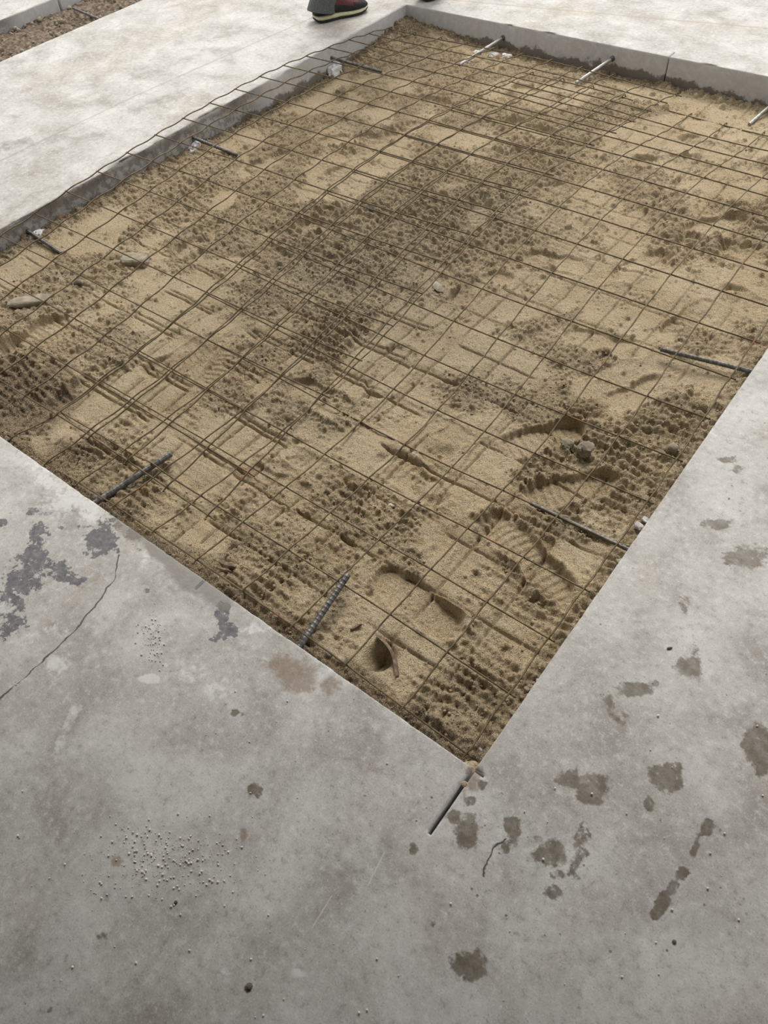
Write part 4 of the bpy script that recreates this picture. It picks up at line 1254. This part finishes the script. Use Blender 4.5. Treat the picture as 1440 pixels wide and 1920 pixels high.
# trousers: two legs with open cuffs and the hips
tv, tf = [], []
def add(vf):
    n0 = len(tv)
    tv.extend(vf[0]); tf.extend([tuple(q + n0 for q in f_) for f_ in vf[1]])
for an, kn, hp in ((al, kl, B(0, -.09, .92)), (ar, kr, B(0, .09, .92))):
    rings = []
    an0 = an + np.array([0, 0, -0.045]) - WDIR * 0.020
    for t in np.linspace(0, 1, 18):
        if t < .5: c = an0 + (kn - an0) * (t * 2)
        else: c = kn + (hp - kn) * (t * 2 - 1)
        rx = np.interp(t, [0, .06, .2, .5, .8, 1], [.056, .053, .058, .073, .098, .110])
        ry = np.interp(t, [0, .06, .2, .5, .8, 1], [.074, .070, .068, .080, .105, .120])
        fold = 1 + .03 * math.sin(t * 34)
        rings.append(ring_at(c, rx * fold, ry * fold, tilt=-0.018 * (1 - min(t * 8, 1))))
    add(loft(rings, False, False))
rings = [ring_at(B(0, 0, z), rx, ry) for z, rx, ry in ((.80, .10, .10), (.86, .17, .13), (.94, .185, .135), (1.02, .165, .125), (1.06, .16, .12))]
add(loft(rings))
mesh_obj('trousers', tv, tf, M_TROUSER, parent=person, smooth=True)
tv, tf = [], []
rings = [ring_at(B(0, 0, z), rx, ry) for z, rx, ry in ((.98, .185, .14), (1.08, .172, .13), (1.22, .185, .142), (1.34, .205, .145), (1.42, .190, .12), (1.47, .10, .085), (1.50, .07, .07))]
add(loft(rings, False, False))
for s_, el, wr in ((-1, J[15][0], None), (1, J[18][0], None)):
    sh = B(0, .165 * s_, 1.41)
    rings = [ring_at(sh + (el - sh) * t, r_, r_, ax=WSIDE) for t, r_ in ((-.12, .05), (0, .075), (.4, .068), (.85, .062))]
    add(loft(rings, True, False))
mesh_obj('shirt', tv, tf, M_SHIRT, parent=person, smooth=True)


# trainers
def shoe(heel, yaw_off=0.0, pitch=0.0):
    Ls = 0.285
    d = np.array([WDIR[0] * math.cos(yaw_off) - WDIR[1] * math.sin(yaw_off), WDIR[0] * math.sin(yaw_off) + WDIR[1] * math.cos(yaw_off), 0])
    s = np.array([d[1], -d[0], 0])
    U = np.array([0, 0, 1.0])
    T_ = np.array([0, .03, .10, .2, .32, .44, .56, .68, .80, .90, .96, 1.0])
    WDT = np.array([.020, .030, .035, .037, .037, .039, .045, .049, .048, .040, .029, .012])
    TOPH = np.array([.075, .092, .102, .106, .104, .100, .086, .070, .060, .052, .044, .032])
    SOLE = np.array([.034, .033, .032, .031, .030, .028, .026, .025, .025, .026, .028, .030])
    BOT = np.array([.012, .005, .001, .0, .0, .001, .0, .0, .001, .006, .013, .020])
    def body(lo, hi, wf, up=False):
        rings = []
        for k, t in enumerate(T_):
            c = heel + d * (t * Ls)
            w = WDT[k] * wf
            z0, z1 = lo[k], hi[k]
            pts = []
            for a_ in np.linspace(0, 2 * math.pi, 14, endpoint=False):
                ca, sa = math.cos(a_), math.sin(a_)
                zz = (z0 + z1) / 2 + (z1 - z0) / 2 * np.sign(sa) * abs(sa) ** .7
                ww = w * np.sign(ca) * abs(ca) ** .55
                if up and sa > 0: ww *= 1 - .45 * sa
                pts.append(c + s * ww + U * zz)
            rings.append(pts)
        return loft(rings)
    v, f = body(SOLE - .006, TOPH, 1.0, True)
    me_parent = mesh_obj('shoe', v, f, [M_MAROON, M_BLACK], parent=person, smooth=True)
    # black heel, rand and toe: faces low on the upper and at the heel
    mi = []
    for p in me_parent.data.polygons:
        cc = sum((me_parent.data.vertices[q].co for q in p.vertices), Vector()) / len(p.vertices)
        t = (np.array(cc) - heel) @ d / Ls
        mi.append(1 if (cc.z < 0.056 + 0.02 * max(0, .35 - t) / .35 or t < .12 or (t > .9 and cc.z < .05)) else 0)
    me_parent.data.polygons.foreach_set('material_index', np.array(mi, dtype=np.int32))
    def sub(name, vf, mat):
        o = mesh_obj(name, vf[0], vf[1], mat, smooth=True)
        o.parent = me_parent
        o.matrix_parent_inverse = me_parent.matrix_world.inverted()
        return o
    sub('midsole', body(BOT + .008, SOLE, 1.13), M_MIDSOLE)
    sub('outsole', body(BOT, BOT + .011, 1.10), M_OUTSOLE)
    for q in range(4):
        t = .50 + .07 * q
        zt = np.interp(t, T_, TOPH) + .002
        c = heel + d * (t * Ls) + U * zt
        w = np.interp(t, T_, WDT) * .55
        v, f = tube(np.array([c - s * w - U * .010, c - s * w * .5 - U * .001, c + U * .001, c + s * w * .5 - U * .001, c + s * w - U * .010]), .0035, 6)
        sub('lace', (v, f), M_LACE)
    return me_parent


shoe(foot_l, -0.10)
shoe(foot_r, 0.05)
